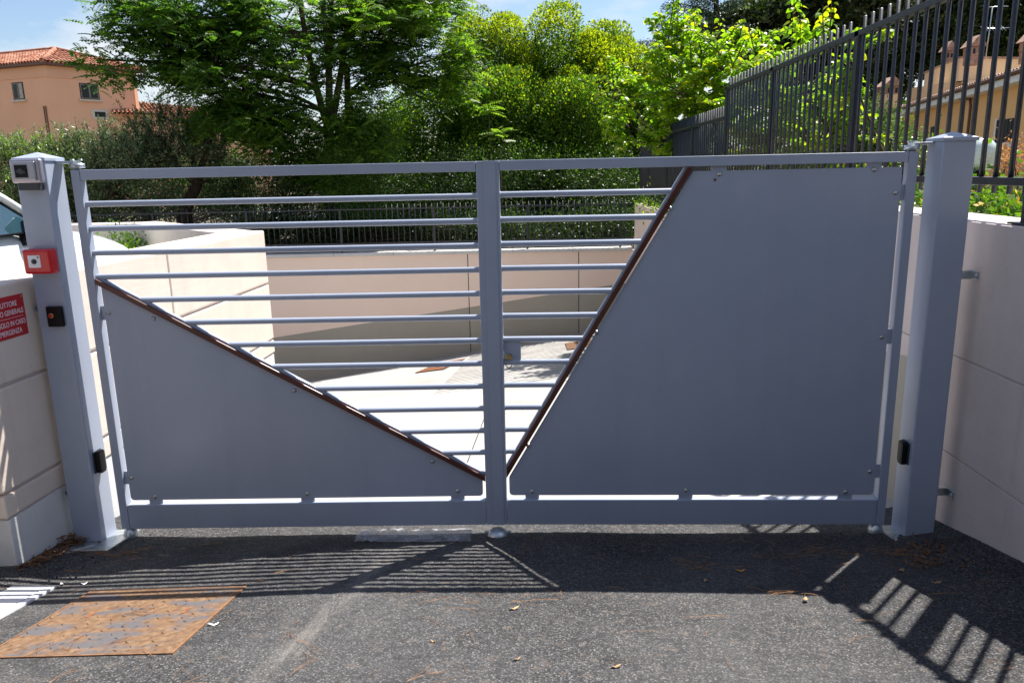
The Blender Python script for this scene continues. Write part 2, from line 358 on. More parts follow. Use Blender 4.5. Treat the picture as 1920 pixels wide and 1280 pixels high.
def fastmesh(name, V, k, mats, mi=None):            # V: (n*k,3) vertices, every k in a row one polygon
    V = np.asarray(V, np.float32).reshape(-1, 3); n = len(V)//k
    me = bpy.data.meshes.new(name); me.vertices.add(len(V)); me.vertices.foreach_set('co', V.ravel())
    me.loops.add(n*k); me.loops.foreach_set('vertex_index', np.arange(n*k, dtype=np.int32))
    me.polygons.add(n); me.polygons.foreach_set('loop_start', np.arange(0, n*k, k, dtype=np.int32)); me.polygons.foreach_set('loop_total', np.full(n, k, np.int32))
    for m in mats: me.materials.append(m)
    if mi is not None: me.polygons.foreach_set('material_index', np.asarray(mi, np.int32))
    me.update(calc_edges=True); return me
def norm(a): return a/np.maximum(np.linalg.norm(a, axis=-1, keepdims=True), 1e-9)
def leaf_quads(P, D, size, width=0.5, upb=0.6, size_var=0.3, fold=0.0):
    """one 4-point leaf per position P along direction D, roughly facing up"""
    n = len(P); D = norm(D)
    up = norm(np.array([0, 0, 1.0])*upb + rng.normal(size=(n, 3))*0.6)
    Sd = norm(np.cross(D, up)); s = size*(1+size_var*rng.uniform(-1, 1, (n, 1))); wv = s*width*0.5
    a = P; c = P+D*s; m = P+D*s*0.45; nn = norm(np.cross(Sd, D))
    b = m+Sd*wv+nn*s*fold; d = m-Sd*wv+nn*s*fold
    return np.stack([a, b, c, d], 1).reshape(-1, 3)

# ------------------------------------------------------------------ SETTING: ground, ramps, road
SL = 0.20
def cl(t): return min(1.0, max(0.0, t))
def road_z(x, y): return (-SL*y if y > -5 else 1.0)-0.045*cl((1.6-x)/1.6)*cl(-y/0.7)*cl((4+y)/2)
def floor_z(x, y):
    t = min(1, max(0, y/12.25)); return y/12.25*(-2.08+0.166*min(max(x, -8), 4.4)) if y > 0 else road_z(x, y)
# asphalt drive, a fine sheet with small unevenness, heaped up along the walls
def drive():
    xs = np.concatenate([np.linspace(-7, -0.7, 8), np.linspace(-0.6, 4.6, 200), np.linspace(4.7, 12, 8)])
    ys = np.concatenate([np.linspace(-30, -5.2, 10), np.linspace(-5, -1.9, 40), np.linspace(-1.85, 0.42, 120)])
    X, Y = np.meshgrid(xs, ys)
    from mathutils import noise as mn
    Z = np.zeros_like(X)
    for i in range(X.shape[0]):
        for j in range(X.shape[1]):
            x, y = X[i, j], Y[i, j]
            z = road_z(x, y)
            flat = 0.0 if (-0.7 < x < 1.0 and -1.45 < y < -0.62) else 1.0
            if y > -5:
                hl = max(0, 1-(x+0.27)/0.34)*(1 if y > -1.2 else 0.5); hr = max(0, 1-(4.31-x)/0.42)
                z += 0.018*min(hl, 1)**1.5 + 0.05*min(hr, 1)**1.6
                z += flat*(0.004*mn.noise(Vector((x*3, y*3, 0)))+0.0035*mn.noise(Vector((x*38, y*38, 3)))*(1 if -2 < y < 0.45 else 0))
                z += flat*0.010*mn.noise(Vector((x*1.1, y*1.1, 7)))
            Z[i, j] = z
    n, m = X.shape; V = np.stack([X, Y, Z], -1).reshape(-1, 3)
    f = [(i*m+j, i*m+j+1, (i+1)*m+j+1, (i+1)*m+j) for i in range(n-1) for j in range(m-1)]
    me = bpy.data.meshes.new('road'); me.from_pydata(V.tolist(), [], f); me.materials.append(MT['asphalt'])
    me.polygons.foreach_set('use_smooth', [True]*len(f))
    o = bpy.data.objects.new('road', me); C.objects.link(o); o['kind'] = 'structure'
drive()
# pale concrete ramp behind the gate, turning down to the left
mb = MB(); xs = [-9, -6, -4, -2, -0.5, 0.5, 1.69, 2.5, 3.4, 4.4]; ys = [0.42, 1, 2, 3, 4, 5, 6, 7, 8, 9, 10, 11, 12.7]
vs_ = [(x, y, floor_z(x, y)-0.012) for y in ys for x in xs]; nx = len(xs)
mb.add(vs_, [(i*nx+j, i*nx+j+1, (i+1)*nx+j+1, (i+1)*nx+j) for i in range(len(ys)-1) for j in range(nx-1)])
struct('ramp_floor', mb, MT['ramp'])
# joint and herringbone grooves of the ramp, raised ribs 6 mm high
mb = MB()
for k in range(34):
    y0 = 5.6+k*0.20
    for side in (1,):
        pts = []
        for t in np.linspace(0, 1, 7):
            x = 0.9+3.3*t; y = y0+0.55*(1-abs(2*t-1)) ; pts.append((x, y, floor_z(x, y)-0.010))
        mb.tube(pts, 0.011, 4, False)
tag(mb.build('ramp_ribs', MT['ramp']), kind='structure')
mb = MB(); pts = [(1.69, y, floor_z(1.69, y)-0.0095) for y in np.linspace(0.45, 12.1, 24)]
for a, b in zip(pts, pts[1:]): mb.add([(a[0]-0.004, a[1], a[2]), (a[0]+0.004, a[1], a[2]), (b[0]+0.004, b[1], b[2]), (b[0]-0.004, b[1], b[2])], [(0, 1, 2, 3)])
tag(mb.build('ramp_joint', MT['dark']), kind='structure')
# ground beyond, courtyard on the left, raised garden on the right
mb = MB(); G = 400
mb.add([(-G, 12.55, 0.1), (4.55, 12.55, 0.1), (4.55, 16, 0.1), (-G, 16, 0.1)], [(0, 1, 2, 3)])
mb.add([(-G, 16, 0.1), (4.55, 16, 0.1), (30, 60, 1.0), (G, 800, 1), (-G, 800, 0.1)], [(0, 1, 2, 3, 4)])
mb.add([(4.55, 12.55, 0.1), (4.9, 12.6, 0.95), (30, 60, 1.0), (4.55, 16, 0.1)], [(0, 1, 2, 3)])
mb.add([(4.9, 12.6, 0.95), (G, 12.6, 1.0), (G, 800, 1.0), (30, 60, 1.0)], [(0, 1, 2, 3)])
mb.add([(4.64, 5.6, 0.95), (G, 5.6, 1.0), (G, 12.6, 1.0), (4.64, 12.6, 0.95)], [(0, 1, 2, 3)])
mb.add([(4.64, -30, 1.42), (G, -30, 1.42), (G, 5.1, 1.42), (4.64, 5.1, 1.42)], [(0, 1, 2, 3)])
mb.add([(4.64, 5.1, 1.42), (G, 5.1, 1.42), (G, 5.6, 1.0), (4.64, 5.6, 0.95)], [(0, 1, 2, 3)])
mb.add([(-G, -G, 0.9), (G, -G, 0.9), (G, -30, 1.4), (-G, -30, 0.5)], [(0, 1, 2, 3)])
struct('garden_ground', mb, MT['soil'])
mb = MB(); mb.add([(-G, -30, 0.5), (-0.60, -30, 0.5), (-0.60, 2.7, 0.5), (-2.2, 4.5, 0.5), (-G, 4.5, 0.5)], [(0, 1, 2, 3, 4)])
mb.add([(-G, 4.9, 0.1), (-9.2, 4.9, 0.1), (-9.2, 12.55, 0.1), (-G, 12.55, 0.1)], [(0, 1, 2, 3)])
struct('courtyard_paving', mb, MT['yard'])

# ------------------------------------------------------------------ WALLS
AL = 0.0424
def lx(y, off=0.0): return -0.2492+math.tan(AL)*(y+0.039)-off
def wall_piece(y0, y1, z0, z1, off0=0.0, th=0.34):
    mb = MB(); return mb.add([(lx(y0, off0), y0, z0), (lx(y1, off0), y1, z0), (lx(y1, th), y1, z0), (lx(y0, th), y0, z0),
                      (lx(y0, off0), y0, z1), (lx(y1, off0), y1, z1), (lx(y1, th), y1, z1), (lx(y0, th), y0, z1)],
                      [(0,3,2,1),(4,5,6,7),(0,1,5,4),(1,2,6,5),(2,3,7,6),(3,0,4,7)])
LW = Thing('concrete_wall', 'low beige concrete wall with recessed grooves and a white base, running past the left gate post', 'wall', (-0.45, 1.3, 0))
for (a, b) in ((-0.45, 1.251), (1.259, 2.905)):
    LW.part('wall_panel', wall_piece(a, b, 0.945, 1.404), MT['wall'], 0.014, seg=3)
    LW.part('wall_panel', wall_piece(a, b, 0.449, 0.931), MT['wall'], 0.010)
    LW.part('wall_panel', wall_piece(a, b, 0.323, 0.435), MT['wall'], 0.010)
LW.part('wall_base', wall_piece(-0.43, 2.895, -1.3, 0.313, 0.008, 0.335), MT['base'], 0.006, label='bare whitish concrete base of the wall')
LW.part('wall_core', wall_piece(-0.42, 2.88, 0.31, 1.38, 0.016, 0.32), MT['wallr'])
W0 = Thing('concrete_wall', 'set-back beige concrete wall end at the very left edge, in front of the red sign', 'wall', (-0.66, -1.5, 0))
for k, (z0, z1) in enumerate(((0.945, 1.400), (0.449, 0.931), (0.323, 0.435))):
    W0.part('wall_panel', MB().box((-0.98, -3.2, z0), (-0.62, -0.455, z1)), MT['wall'], 0.01)
W0.part('wall_core', MB().box((-0.96, -3.15, -0.2), (-0.64, -0.47, 1.37)), MT['base'])
# courtyard wall turning back from the ramp wall corner
def slab(mb, a, b, th, z0, z1):
    a = Vector((a[0], a[1])); b = Vector((b[0], b[1])); d = (b-a).normalized(); n = Vector((-d.y, d.x))*th
    p = [a, b, b+n, a+n]; return mb.add([(q.x, q.y, z0) for q in p]+[(q.x, q.y, z1) for q in p], [(0,3,2,1),(4,5,6,7),(0,1,5,4),(1,2,6,5),(2,3,7,6),(3,0,4,7)])
CW = Thing('concrete_wall', 'pale concrete courtyard wall bending away to the left behind the white car', 'wall', (-2, 4.6, 0))
ex = lx(2.905)
CW.part('wall_panel', slab(MB(), (ex-0.02, 2.908), (-1.98, 4.75), 0.30, -2.6, 1.397), MT['wall'], 0.02)
CW.part('wall_panel', slab(MB(), (-1.985, 4.76), (-9.2, 4.85), 0.30, -2.9, 1.390), MT['wallr'], 0.02)
CW.part('coping_strip', slab(MB(), (ex-0.22, 2.84), (-1.90, 4.44), 0.02, 1.30, 1.365), MT['coping'])
# right-hand boundary wall: board-marked courses in two heights, grey painted band beyond the gate
RW = Thing('concrete_wall', 'tall board-marked beige concrete wall under the high railing at right, joint lines running along it', 'wall', (4.48, 0, 0))
for (a, b) in ((-3.6, 1.96), (1.966, 5.55)):
    for z0, z1 in ((0.926, 1.585), (0.424, 0.920), (-0.05, 0.418)):
        RW.part('wall_panel', MB().box((4.31, a, z0), (4.66, b, z1)), MT['wallr'], 0.004)
    RW.part('wall_panel', MB().box((4.314, a, -1.6), (4.66, b, -0.055)), MT['wallr'])
RW.part('wall_core', MB().box((4.318, -3.58, -1.5), (4.65, 5.54, 1.57)), MT['wallr'])
RL = Thing('concrete_wall', 'lower pink rendered wall with grey band beyond the gate, under the far stepped railing', 'wall', (4.48, 9, 0))
RL.part('wall_panel', MB().box((4.30, 5.553, -3), (4.62, 12.52, 1.13)), MT['pink'], 0.006)
def band(a, b, x): 
    return MB().add([(x, a, -3), (x, b, -3), (x, b, 0.86-0.1045*b-0.10), (x, a, 0.86-0.1045*a-0.10 if a > 0.5 else 0.83), (x-0.004, a, -3), (x-0.004, b, -3), (x-0.004, b, 0.76-0.1045*b), (x-0.004, a, 0.76-0.1045*a)],
        [(0,1,2,3),(4,5,6,7),(2,3,7,6),(0,3,7,4),(1,2,6,5)])
RW.part('painted_band', band(0.3, 5.55, 4.306), MT['greyband'])
RL.part('painted_band', band(5.556, 12.32, 4.297), MT['greyband'])
# back wall
BWn = Vector((-0.03, 1, 0))
def by(x): return 12.3+0.03*(x-2.2)
def bslab(x0, x1, z0a, z0b, z1a, z1b, off, th):
    return MB().add([(x0, by(x0)-off, z0a), (x1, by(x1)-off, z0b), (x1, by(x1)+th, z0b), (x0, by(x0)+th, z0a),
                     (x0, by(x0)-off, z1a), (x1, by(x1)-off, z1b), (x1, by(x1)+th, z1b), (x0, by(x0)+th, z1a)],
                     [(0,3,2,1),(4,5,6,7),(0,1,5,4),(1,2,6,5),(2,3,7,6),(3,0,4,7)])
BW = Thing('rendered_wall', 'long pink rendered retaining wall with a grey painted lower band, at the bottom of the ramp', 'wall', (0, 12.4, 0))
def bz(x): return -1.53+(x+3.35)*0.136
for a, b in ((-12, -6.5), (-6.49, -1.605), (-1.60, 0.782), (0.800, 3.112), (3.130, 4.297)):
    if a == -1.60: continue
    if a == -6.49: b = 0.782
    BW.part('wall_panel', bslab(a, b, -3.6, -3.6, 0.165, 0.165, 0, 0.22), MT['pink'])
    BW.part('painted_band', bslab(a, b, -3.6, -3.6, bz(a), bz(b), 0.004, -0.0), MT['greyband'])
BW.part('joint_filler', bslab(-11.9, 4.29, -3.6, -3.6, 0.15, 0.15, -0.012, 0.2), MT['dark'])
cx = -12.0
while cx < 4.2:
    e = min(cx+1.25, 4.297); BW.part('coping_stone', bslab(cx, e-0.005, 0.167, 0.167, 0.235, 0.235, 0.05, 0.27), MT['coping'], 0.006); cx += 1.25

# ------------------------------------------------------------------ FENCES
def picket_mesh(h, r, name='picket', n=8):
    mb = MB().tube([(0, 0, 0), (0, 0, h-0.004)], r, n); mb.lathe([(r, h-0.004), (r*0.75, h), (0.0005, h+0.001)], (0, 0, 0), n)
    o = mb.build(name, MT['fence']); me = o.data; bpy.data.objects.remove(o); return me
FX = 4.42
HF = Thing('metal_fence', 'tall anthracite railing on top of the high concrete wall at right', 'fence', (FX, 1, 1.585))
PM = picket_mesh(1.10, 0.0125)
y = -2.62; posts = [-2.2, -0.19, 1.84, 3.72, 5.42]
while y < 5.40:
    if min(abs(y-p) for p in posts) > 0.055: HF.inst('picket', PM, (FX, y, 1.715))
    y += 0.1185
for p in posts:
    po = HF.part('post', MB().box((FX-0.022, p-0.034, 1.59), (FX+0.030, p+0.034, 2.735)), MT['fence'], 0.004)
    HF.part('base_plate', MB().box((FX-0.06, p-0.065, 1.588), (FX+0.065, p+0.065, 1.597)), MT['fence'], 0.002)
    HF.part('bolt', MB().lathe([(0.011, 0), (0.010, 0.008), (0.004, 0.013), (0.0005, 0.013)], (FX-0.024, p, 2.675), 10, 'x'), MT['steel'])
    HF.part('bolt', MB().lathe([(0.011, 0), (0.010, -0.008), (0.004, -0.013), (0.0005, -0.013)], (FX-0.024, p, 1.73), 10, 'x'), MT['steel'])
for z in (1.772, 2.715):
    HF.part('rail', MB().box((FX-0.022, -2.7, z-0.019), (FX+0.022, 5.44, z+0.019)), MT['fence'], 0.003)
LF = Thing('metal_fence', 'lower anthracite railing stepping down along the pink wall beyond the gate', 'fence', (FX, 9, 1.13))
PL = picket_mesh(1.30, 0.0125)
y = 5.5
while y < 12.5: LF.inst('picket', PL, (FX, y, 1.235)); y += 0.1185
for p in (7.3, 9.3, 11.3, 12.5):
    LF.part('post', MB().box((FX-0.022, p-0.034, 1.131), (FX+0.030, p+0.034, 2.42)), MT['fence'], 0.004)
for z in (1.29, 2.395): LF.part('rail', MB().box((FX-0.022, 5.46, z-0.018), (FX+0.022, 12.56, z+0.018)), MT['fence'])
BF = Thing('metal_fence', 'low dark railing on the coping of the long wall at the bottom of the ramp', 'fence', (0, 12.4, 0.235))
PB = picket_mesh(0.86, 0.011)
x = -11.9; k = 0
while x < 4.2:
    BF.inst('picket', PB, (x, by(x)+0.10, 0.36)); x += 0.1185
for x in np.arange(-11.6, 4.2, 1.95):
    BF.part('post', MB().box((x-0.02, by(x)+0.08, 0.236), (x+0.02, by(x)+0.13, 1.14)), MT['fence'])
for z in (0.42, 1.125): BF.part('rail', bslab(-12, 4.28, z-0.013, z-0.013, z+0.013, z+0.013, -0.085, 0.115), MT['fence'])

# ------------------------------------------------------------------ GATE
def tilt(x, z, dx, dz): return x+dx, z+dz
def gate_leaf(side):
    if side == 'l':
        T = Thing('gate_leaf', 'left leaf of the grey gate, with the lower triangular panel under a shallow diagonal', 'gate', (0, 0, 0), 'double swing gate', 0.0133)
    else:
        T = Thing('gate_leaf', 'right leaf of the grey gate, with the large solid panel and steep brown diagonal', 'gate', (4.0, 0, 0), 'double swing gate', -0.0133)
    X0 = T.loc[0]; g = MT['gate']; D = 0.05
    def P(name, mb, mat=g, bevel=0.003, **k): return T.part(name, mb, mat, bevel, **k)
    if side == 'l':
        P('stile', MB().box((0, 0, 0.05), (0.0425, D, 1.915))); P('stile', MB().box((1.9465, 0, 0.05), (1.9965, D, 1.915)))
        P('top_rail', MB().box((0.0445, 0.0005, 1.868), (1.9445, D-0.0005, 1.9145))); P('bottom_rail', MB().box((0.0445, 0.0005, 0.05), (1.9445, D-0.0005, 0.185)))
        P('cover_strip', MB().box((1.979, -0.005, 0.05), (2.040, -0.001, 1.917)), bevel=0.001)
        xi0, xi1 = 0.0425, 1.9465
        A = Vector((0.0425, 0, 1.385)); B = Vector((1.9465, 0, 0.312))
        zs = [1.752-0.1188*k for k in range(13)]
    else:
        P('stile', MB().box((2.003, 0, 0.05), (2.055, D, 1.917))); P('stile', MB().box((3.9575, 0, 0.05), (4.0, D, 1.917)))
        P('top_rail', MB().box((2.057, 0.0005, 1.870), (3.9555, D-0.0005, 1.9165))); P('bottom_rail', MB().box((2.057, 0.0005, 0.05), (3.9555, D-0.0005, 0.187)))
        xi0, xi1 = 2.055, 3.9575
        A = Vector((2.055, 0, 0.345)); B = Vector((2.951, 0, 1.870))
        zs = [1.757-0.1188*k for k in range(12)]
    d = (B-A).normalized(); n = Vector((-d.z, 0, d.x))             # n points to the bar side for 'l' (up/right)
    if side == 'l' and n.z < 0: n = -n
    if side == 'r' and n.x > 0: n = -n
    def strip(o0, o1, y0, y1, trim=0.0):
        # a straight bar along the diagonal, cut off against the stiles and rails
        pts = []
        def cutx(q, X): t = (X-q.x)/d.x; return q+d*t
        def cutz(q, Z): t = (Z-q.z)/d.z; return q+d*t
        if side == 'l': pts = [cutx(A+n*o0, xi0+0.001), cutx(A+n*o0, xi1-0.001), cutx(A+n*o1, xi1-0.001), cutx(A+n*o1, xi0+0.001)]
        else: pts = [cutx(A+n*o0, xi0+0.001), cutz(A+n*o0, 1.869), cutz(A+n*o1, 1.869), cutx(A+n*o1, xi0+0.001)]
        return MB().prism([(p.x, p.z) for p in pts], 'y', y0, y1)
    P('diagonal_tube', strip(0.002, 0.017, 0.016, 0.042), bevel=0.003)
    P('diagonal_trim', strip(-0.019, 0.007, -0.001, 0.015), MT['brown'], 0.004, label='dark brown trim bar along the diagonal')
    for z in zs:
        r = 0.0145
        if side == 'l':
            q = A+n*0.0155; xs_ = q.x+(z-q.z)/d.z*d.x if z < 1.40 else xi0+0.001; xs_ = max(xs_, xi0+0.001); a, b = xs_, xi1-0.001
        else:
            q = A+n*0.012; a = xi0+0.001; b = q.x+(z-q.z)/d.z*d.x
        if b-a < 0.03: continue
        cut = lambda zz: (A+n*0.008).x+(zz-(A+n*0.008).z)/d.z*d.x        # bars are mitred to the diagonal tube
        V = []; K = 14
        for e_ in (0, 1):
            for k_ in range(K):
                t_ = 2*math.pi*k_/K; zz = z+r*math.sin(t_); x_ = (a, b)[e_]
                if side == 'l' and e_ == 0: x_ = max(xi0+0.001, cut(zz))
                if side == 'r' and e_ == 1: x_ = cut(zz)
                V.append((x_, 0.028+r*math.cos(t_), zz))
        bar_ = MB().add(V, [(k_, (k_+1) % K, K+(k_+1) % K, K+k_) for k_ in range(K)], True); bar_.add(V[:K], [tuple(range(K))]); bar_.add(V[K:], [tuple(range(K))])
        T.part('bar', bar_, g)
        for e in ((a,) if side == 'r' else (b,)):      # weld bead where bar meets stile
            s_ = 1 if side == 'r' else -1
            T.part('weld', MB().tube([(e, 0.028, z), (e+s_*0.004, 0.028, z)], [r*1.22, r*1.02], 12, False), g)
    def rounded(pts, rad):
        out_ = []
        for i, p in enumerate(pts):
            r_ = rad[i]
            if r_ == 0: out_.append(p); continue
            p = Vector(p); a = (Vector(pts[i-1])-p).normalized(); b = (Vector(pts[(i+1) % len(pts)])-p).normalized()
            for t in np.linspace(0, 1, 5): q = (p+a*r_)*(1-t)**2+p*2*t*(1-t)+(p+b*r_)*t*t; out_.append((q.x, q.y))
        return out_
    gap = 0.020
    if side == 'l':
        q = A-n*0.014
        zt = lambda x: q.z+(x-q.x)/d.x*d.z
        pts = [(0.062, 0.207), (1.931, 0.207), (1.931, zt(1.931)), (0.062, zt(0.062))]
        pl_ = rounded(pts, [0.022, 0.022, 0, 0])
        bolts = [(0.081, 1.215), (0.306, 1.182), (0.982, 0.797), (1.673, 0.403), (0.193, 0.227), (1.003, 0.232), (1.797, 0.237), (0.081, 0.333)]
        tabs = [(0.193, 0.186), (1.003, 0.186), (1.797, 0.186)]; stabs = [(0.0425, 1.215), (0.0425, 0.333)]
    else:
        q = A-n*0.029
        xz = lambda z: q.x+(z-q.z)/d.z*d.x
        pts = [(2.069, 0.209), (3.938, 0.209), (3.938, 1.848), (xz(1.848), 1.848), (2.069, q.z+(2.069-q.x)/d.x*d.z)]
        pl_ = rounded(pts, [0.022, 0.022, 0.006, 0, 0.01])
        bolts = [(3.094, 1.832), (3.809, 1.838), (3.916, 1.730), (2.868, 1.676), (2.520, 1.076), (3.911, 1.037), (2.171, 0.484), (3.911, 0.336), (2.188, 0.231), (2.985, 0.236), (3.797, 0.225)]
        tabs = [(2.188, 0.188), (2.985, 0.188), (3.797, 0.188), (3.094, 1.848), (3.809, 1.848)]; stabs = [(3.9575, 1.730), (3.9575, 1.037), (3.9575, 0.336)]
    P('panel', MB().prism(pl_, 'y', 0.0165, 0.0195), bevel=0)
    for x, z in tabs: P('fixing_tab', MB().box((x-0.036, 0.020, z-0.002), (x+0.036, 0.026, z+0.030)), bevel=0.001)
    for x, z in stabs:
        s_ = 1 if x < 2 else -1
        P('fixing_tab', MB().box((min(x+s_*0.001, x+s_*0.034), 0.020, z-0.036), (max(x+s_*0.001, x+s_*0.034), 0.026, z+0.036)), bevel=0.001)
    bm_ = MB().lathe([(0.0115, 0), (0.0105, 0.004), (0.007, 0.0075), (0.0005, 0.009)], (0, 0, 0), 12, 'y'); bo = bm_.build('bolt', MT['steel']); bmesh_ = bo.data; bpy.data.objects.remove(bo)
    for x, z in bolts: T.inst('bolt', bmesh_, (x, 0.0162, z))
    # foot pivot under the hinge stile, hinge pin on top
    hx = 0.021 if side == 'l' else 3.979
    T.part('pivot_foot', MB().lathe([(0.036, -0.03), (0.038, 0.012), (0.030, 0.035), (0.012, 0.05)], (hx+(0.01 if side == 'l' else -0.01), 0.025, 0.0), 16), MT['galv'])
    T.part('hinge_pin', MB().tube([(hx, 0.03, 1.916), (hx, 0.03, 1.936)], 0.018, 14), MT['galv'])
    if side == 'r':
        lb = P('lock_case', MB().box((2.057, 0.022, 0.925), (2.142, 0.046, 1.032)), bevel=0.002)
        T.part('lock_cylinder', MB().tube([(2.083, -0.006, 0.958), (2.083, 0.022, 0.958)], 0.0125, 14), MT['brass'], parent=lb)
        T.part('lock_plate', MB().box((2.062, 0.016, 0.944), (2.083, 0.0215, 0.970)), MT['galv'], 0.001, parent=lb)
        T.part('cable', MB().tube([(2.058+0.045*t, 0.02, 0.925-0.028*math.sin(math.pi*t)) for t in np.linspace(0, 1, 9)], 0.0025, 6), MT['black'])
        T.part('rust_spot', MB().lathe([(0.008, 0), (0.004, 0.0006), (0.0005, 0.0008)], (3.075, 0.0163, 1.806), 7, 'y'), MT['rustor'])
gate_leaf('l'); gate_leaf('r')
# gate posts
def gate_post(x0, x1, label, cap_extra, side):
    T = Thing('gate_post', label, 'gate post', ((x0+x1)/2, -0.006, 0), 'gate posts')
    T.part('post', MB().box((x0, -0.08, -0.06), (x1, 0.067, 1.960)), MT['gate'], 0.007, seg=3)
    c = ((x0+x1)/2, -0.0065); e = 0.006
    mb = MB(); a = [(x0-e, -0.08-e), (x1+e, -0.08-e), (x1+e, 0.067+e), (x0-e, 0.067+e)]
    mb.add([(p[0], p[1], 1.958) for p in a]+[(p[0], p[1], 1.973) for p in a]+[(c[0], c[1], 2.001)],
           [(0,3,2,1),(0,1,5,4),(1,2,6,5),(2,3,7,6),(3,0,4,7),(4,5,8),(5,6,8),(6,7,8),(7,4,8)])
    T.part('cap', mb, MT['gate'], 0.0015)
    pm = MB().box((x0-0.05-cap_extra[0], -0.215, -0.02), (x1+0.05+cap_extra[1], 0.10, 0.0))
    ob = T.part('base_plate', pm, MT['galv'], 0.002)
    for v in ob.data.vertices: v.co.z += 0.0125-0.7*SL*(v.co.y-0.006)
    # hinge arm reaching over the stile
    hx = 0.021 if side == 'l' else 3.979; px = x1 if side == 'l' else x0; s_ = 1 if side == 'l' else -1
    T.part('hinge_arm', MB().prism([(px-s_*0.0, 0.000), (px-s_*0.0, 0.064), (px+s_*0.03, 0.068), (hx, 0.060), (hx+s_*0.02, 0.03), (hx-s_*0.0, 0.000)], 'z', 1.945, 1.957), MT['galv'], 0.001)
    T.part('hinge_collar', MB().tube([(hx, 0.03, 1.924), (hx, 0.03, 1.945)], 0.034, 22), MT['galv'])
    for bx in (-0.016, 0.016): T.part('bolt', MB().tube([(hx+bx, 0.03+bx*0.4, 1.957), (hx+bx, 0.03+bx*0.4, 1.965)], 0.010, 6), MT['galv'])
    # wall brackets on the outer side
    ox = x0 if side == 'l' else x1; wxl = lambda y: lx(y) if side == 'l' else 4.31
    for z in ((1.250, 0.272) if side == 'l' else (1.338, 0.227)):
        wx = wxl(0.03)
        a, b = sorted((ox, wx+(0.004 if side == 'l' else -0.004)))
        if side == 'l':
            br = T.part('wall_bracket', MB().box((wx+0.001, -0.06, z-0.018), (wx+0.006, 0.012, z+0.018)), MT['galv'], 0.002); T.part('wall_bracket', MB().box((wx+0.0065, 0.005, z-0.018), (ox, 0.010, z+0.018)), MT['galv'], 0.001)
        else:
            br = T.part('wall_bracket', MB().prism([(ox, 0.005), (4.309, 0.005), (4.309, 0.05), (4.305, 0.05), (4.305, 0.010), (ox, 0.010)], 'z', z-0.02, z+0.02), MT['galv'], 0.001)
            T.part('wall_bracket', MB().box((4.304, -0.045, z-0.02), (4.309, 0.012, z+0.02)), MT['galv'], 0.002)
        yb = -0.045
        T.part('bolt', MB().tube([(wx+(0.006 if side == 'l' else -0.005), yb+0.01, z), (wx+(0.016 if side == 'l' else -0.015), yb+0.01, z)], 0.010, 6), MT['galv'])
    return T
gate_post(-0.215, -0.068, 'left grey square gate post with pyramid cap, carrying the reader box and red call point', (0.0, 0.06), 'l')
gate_post(4.066, 4.213, 'right grey square gate post with pyramid cap, close to the shaded concrete wall', (0.02, 0.0), 'r')
# galvanised floor stop at the middle
T = Thing('floor_stop', 'galvanised dome-shaped stop on the asphalt under the middle of the gate', 'gate stop', (2.0, 0.0, 0))
T.part('dome', MB().lathe([(0.058, -0.02), (0.056, 0.014), (0.046, 0.030), (0.028, 0.040), (0.001, 0.045)], (2.005, 0.012, -0.006), 20), MT['galv'])
T.part('ears', MB().box((1.935, 0.0, -0.01), (2.075, 0.02, 0.022)), MT['galv'], 0.004)

# devices on the left post
T = Thing('access_reader', 'silver square reader box with black centre at the top of the left gate post', 'reader', (-0.1369, -0.1093, 1.8994))
T.part('casing', MB().box((-0.2073, -0.1269, 1.8584), (-0.0606, -0.0976, 1.9679)), MT['silver'], 0.010, seg=3)
T.part('bezel', MB().box((-0.1927, -0.1348, 1.8701), (-0.0831, -0.1250, 1.9562)), MT['silver'], 0.006, seg=3)
T.part('screen', MB().box((-0.1780, -0.1387, 1.8838), (-0.1193, -0.1338, 1.9415)), MT['black'], 0.002)
T.part('screen_glass', MB().add([(-0.1731, -0.1392, 1.9112), (-0.1516, -0.1392, 1.9268), (-0.1242, -0.1392, 1.9073), (-0.1496, -0.1392, 1.8985)], [(0,1,2,3)]), MT['dgrey'])
T.part('mount', MB().box((-0.1858, -0.1191, 1.8251), (-0.0851, -0.0810, 1.8603)), MT['dgrey'], 0.003)
T = Thing('fire_call_point', 'red manual call point box with a small white centre on the left gate post', 'call point', (-0.1076, -0.1093, 1.4887))
T.part('box', MB().box((-0.2073, -0.1406, 1.4349), (-0.0685, -0.0810, 1.5523)), MT['red'], 0.012, seg=3)
T.part('face_plate', MB().box((-0.1790, -0.1431, 1.4662), (-0.1193, -0.1397, 1.5249)), MT['white'], 0.002)
T.part('button', MB().lathe([(0.0125, 0), (0.0115, 0.004), (0.003, 0.007), (0.0005, 0.007)], (-0.1496, -0.1431, 1.4955), 16, 'y'), MT['dgrey'])
T.part('button', MB().lathe([(0.004, 0), (0.0035, 0.003), (0.0005, 0.004)], (-0.1281, -0.1431, 1.5161), 10, 'y'), MT['pipe'], label='tiny green-brown key hole at the upper right corner')
T = Thing('card_reader', 'small black card reader with a red lamp below the red call point', 'reader', (-0.1174, -0.0898, 1.2148))
T.part('casing', MB().box((-0.1604, -0.1015, 1.1708), (-0.0822, -0.0810, 1.2716)), MT['black'], 0.006, seg=3)
T.part('lamp', MB().lathe([(0.010, 0), (0.008, 0.004), (0.0005, 0.006)], (-0.1369, -0.1015, 1.2266), 14, 'y'), MT['red'])
T.part('lamp_ring', MB().lathe([(0.0125, -0.002), (0.0125, 0.002), (0.0098, 0.002)], (-0.1369, -0.1015, 1.2266), 16, 'y'), MT['brass'])
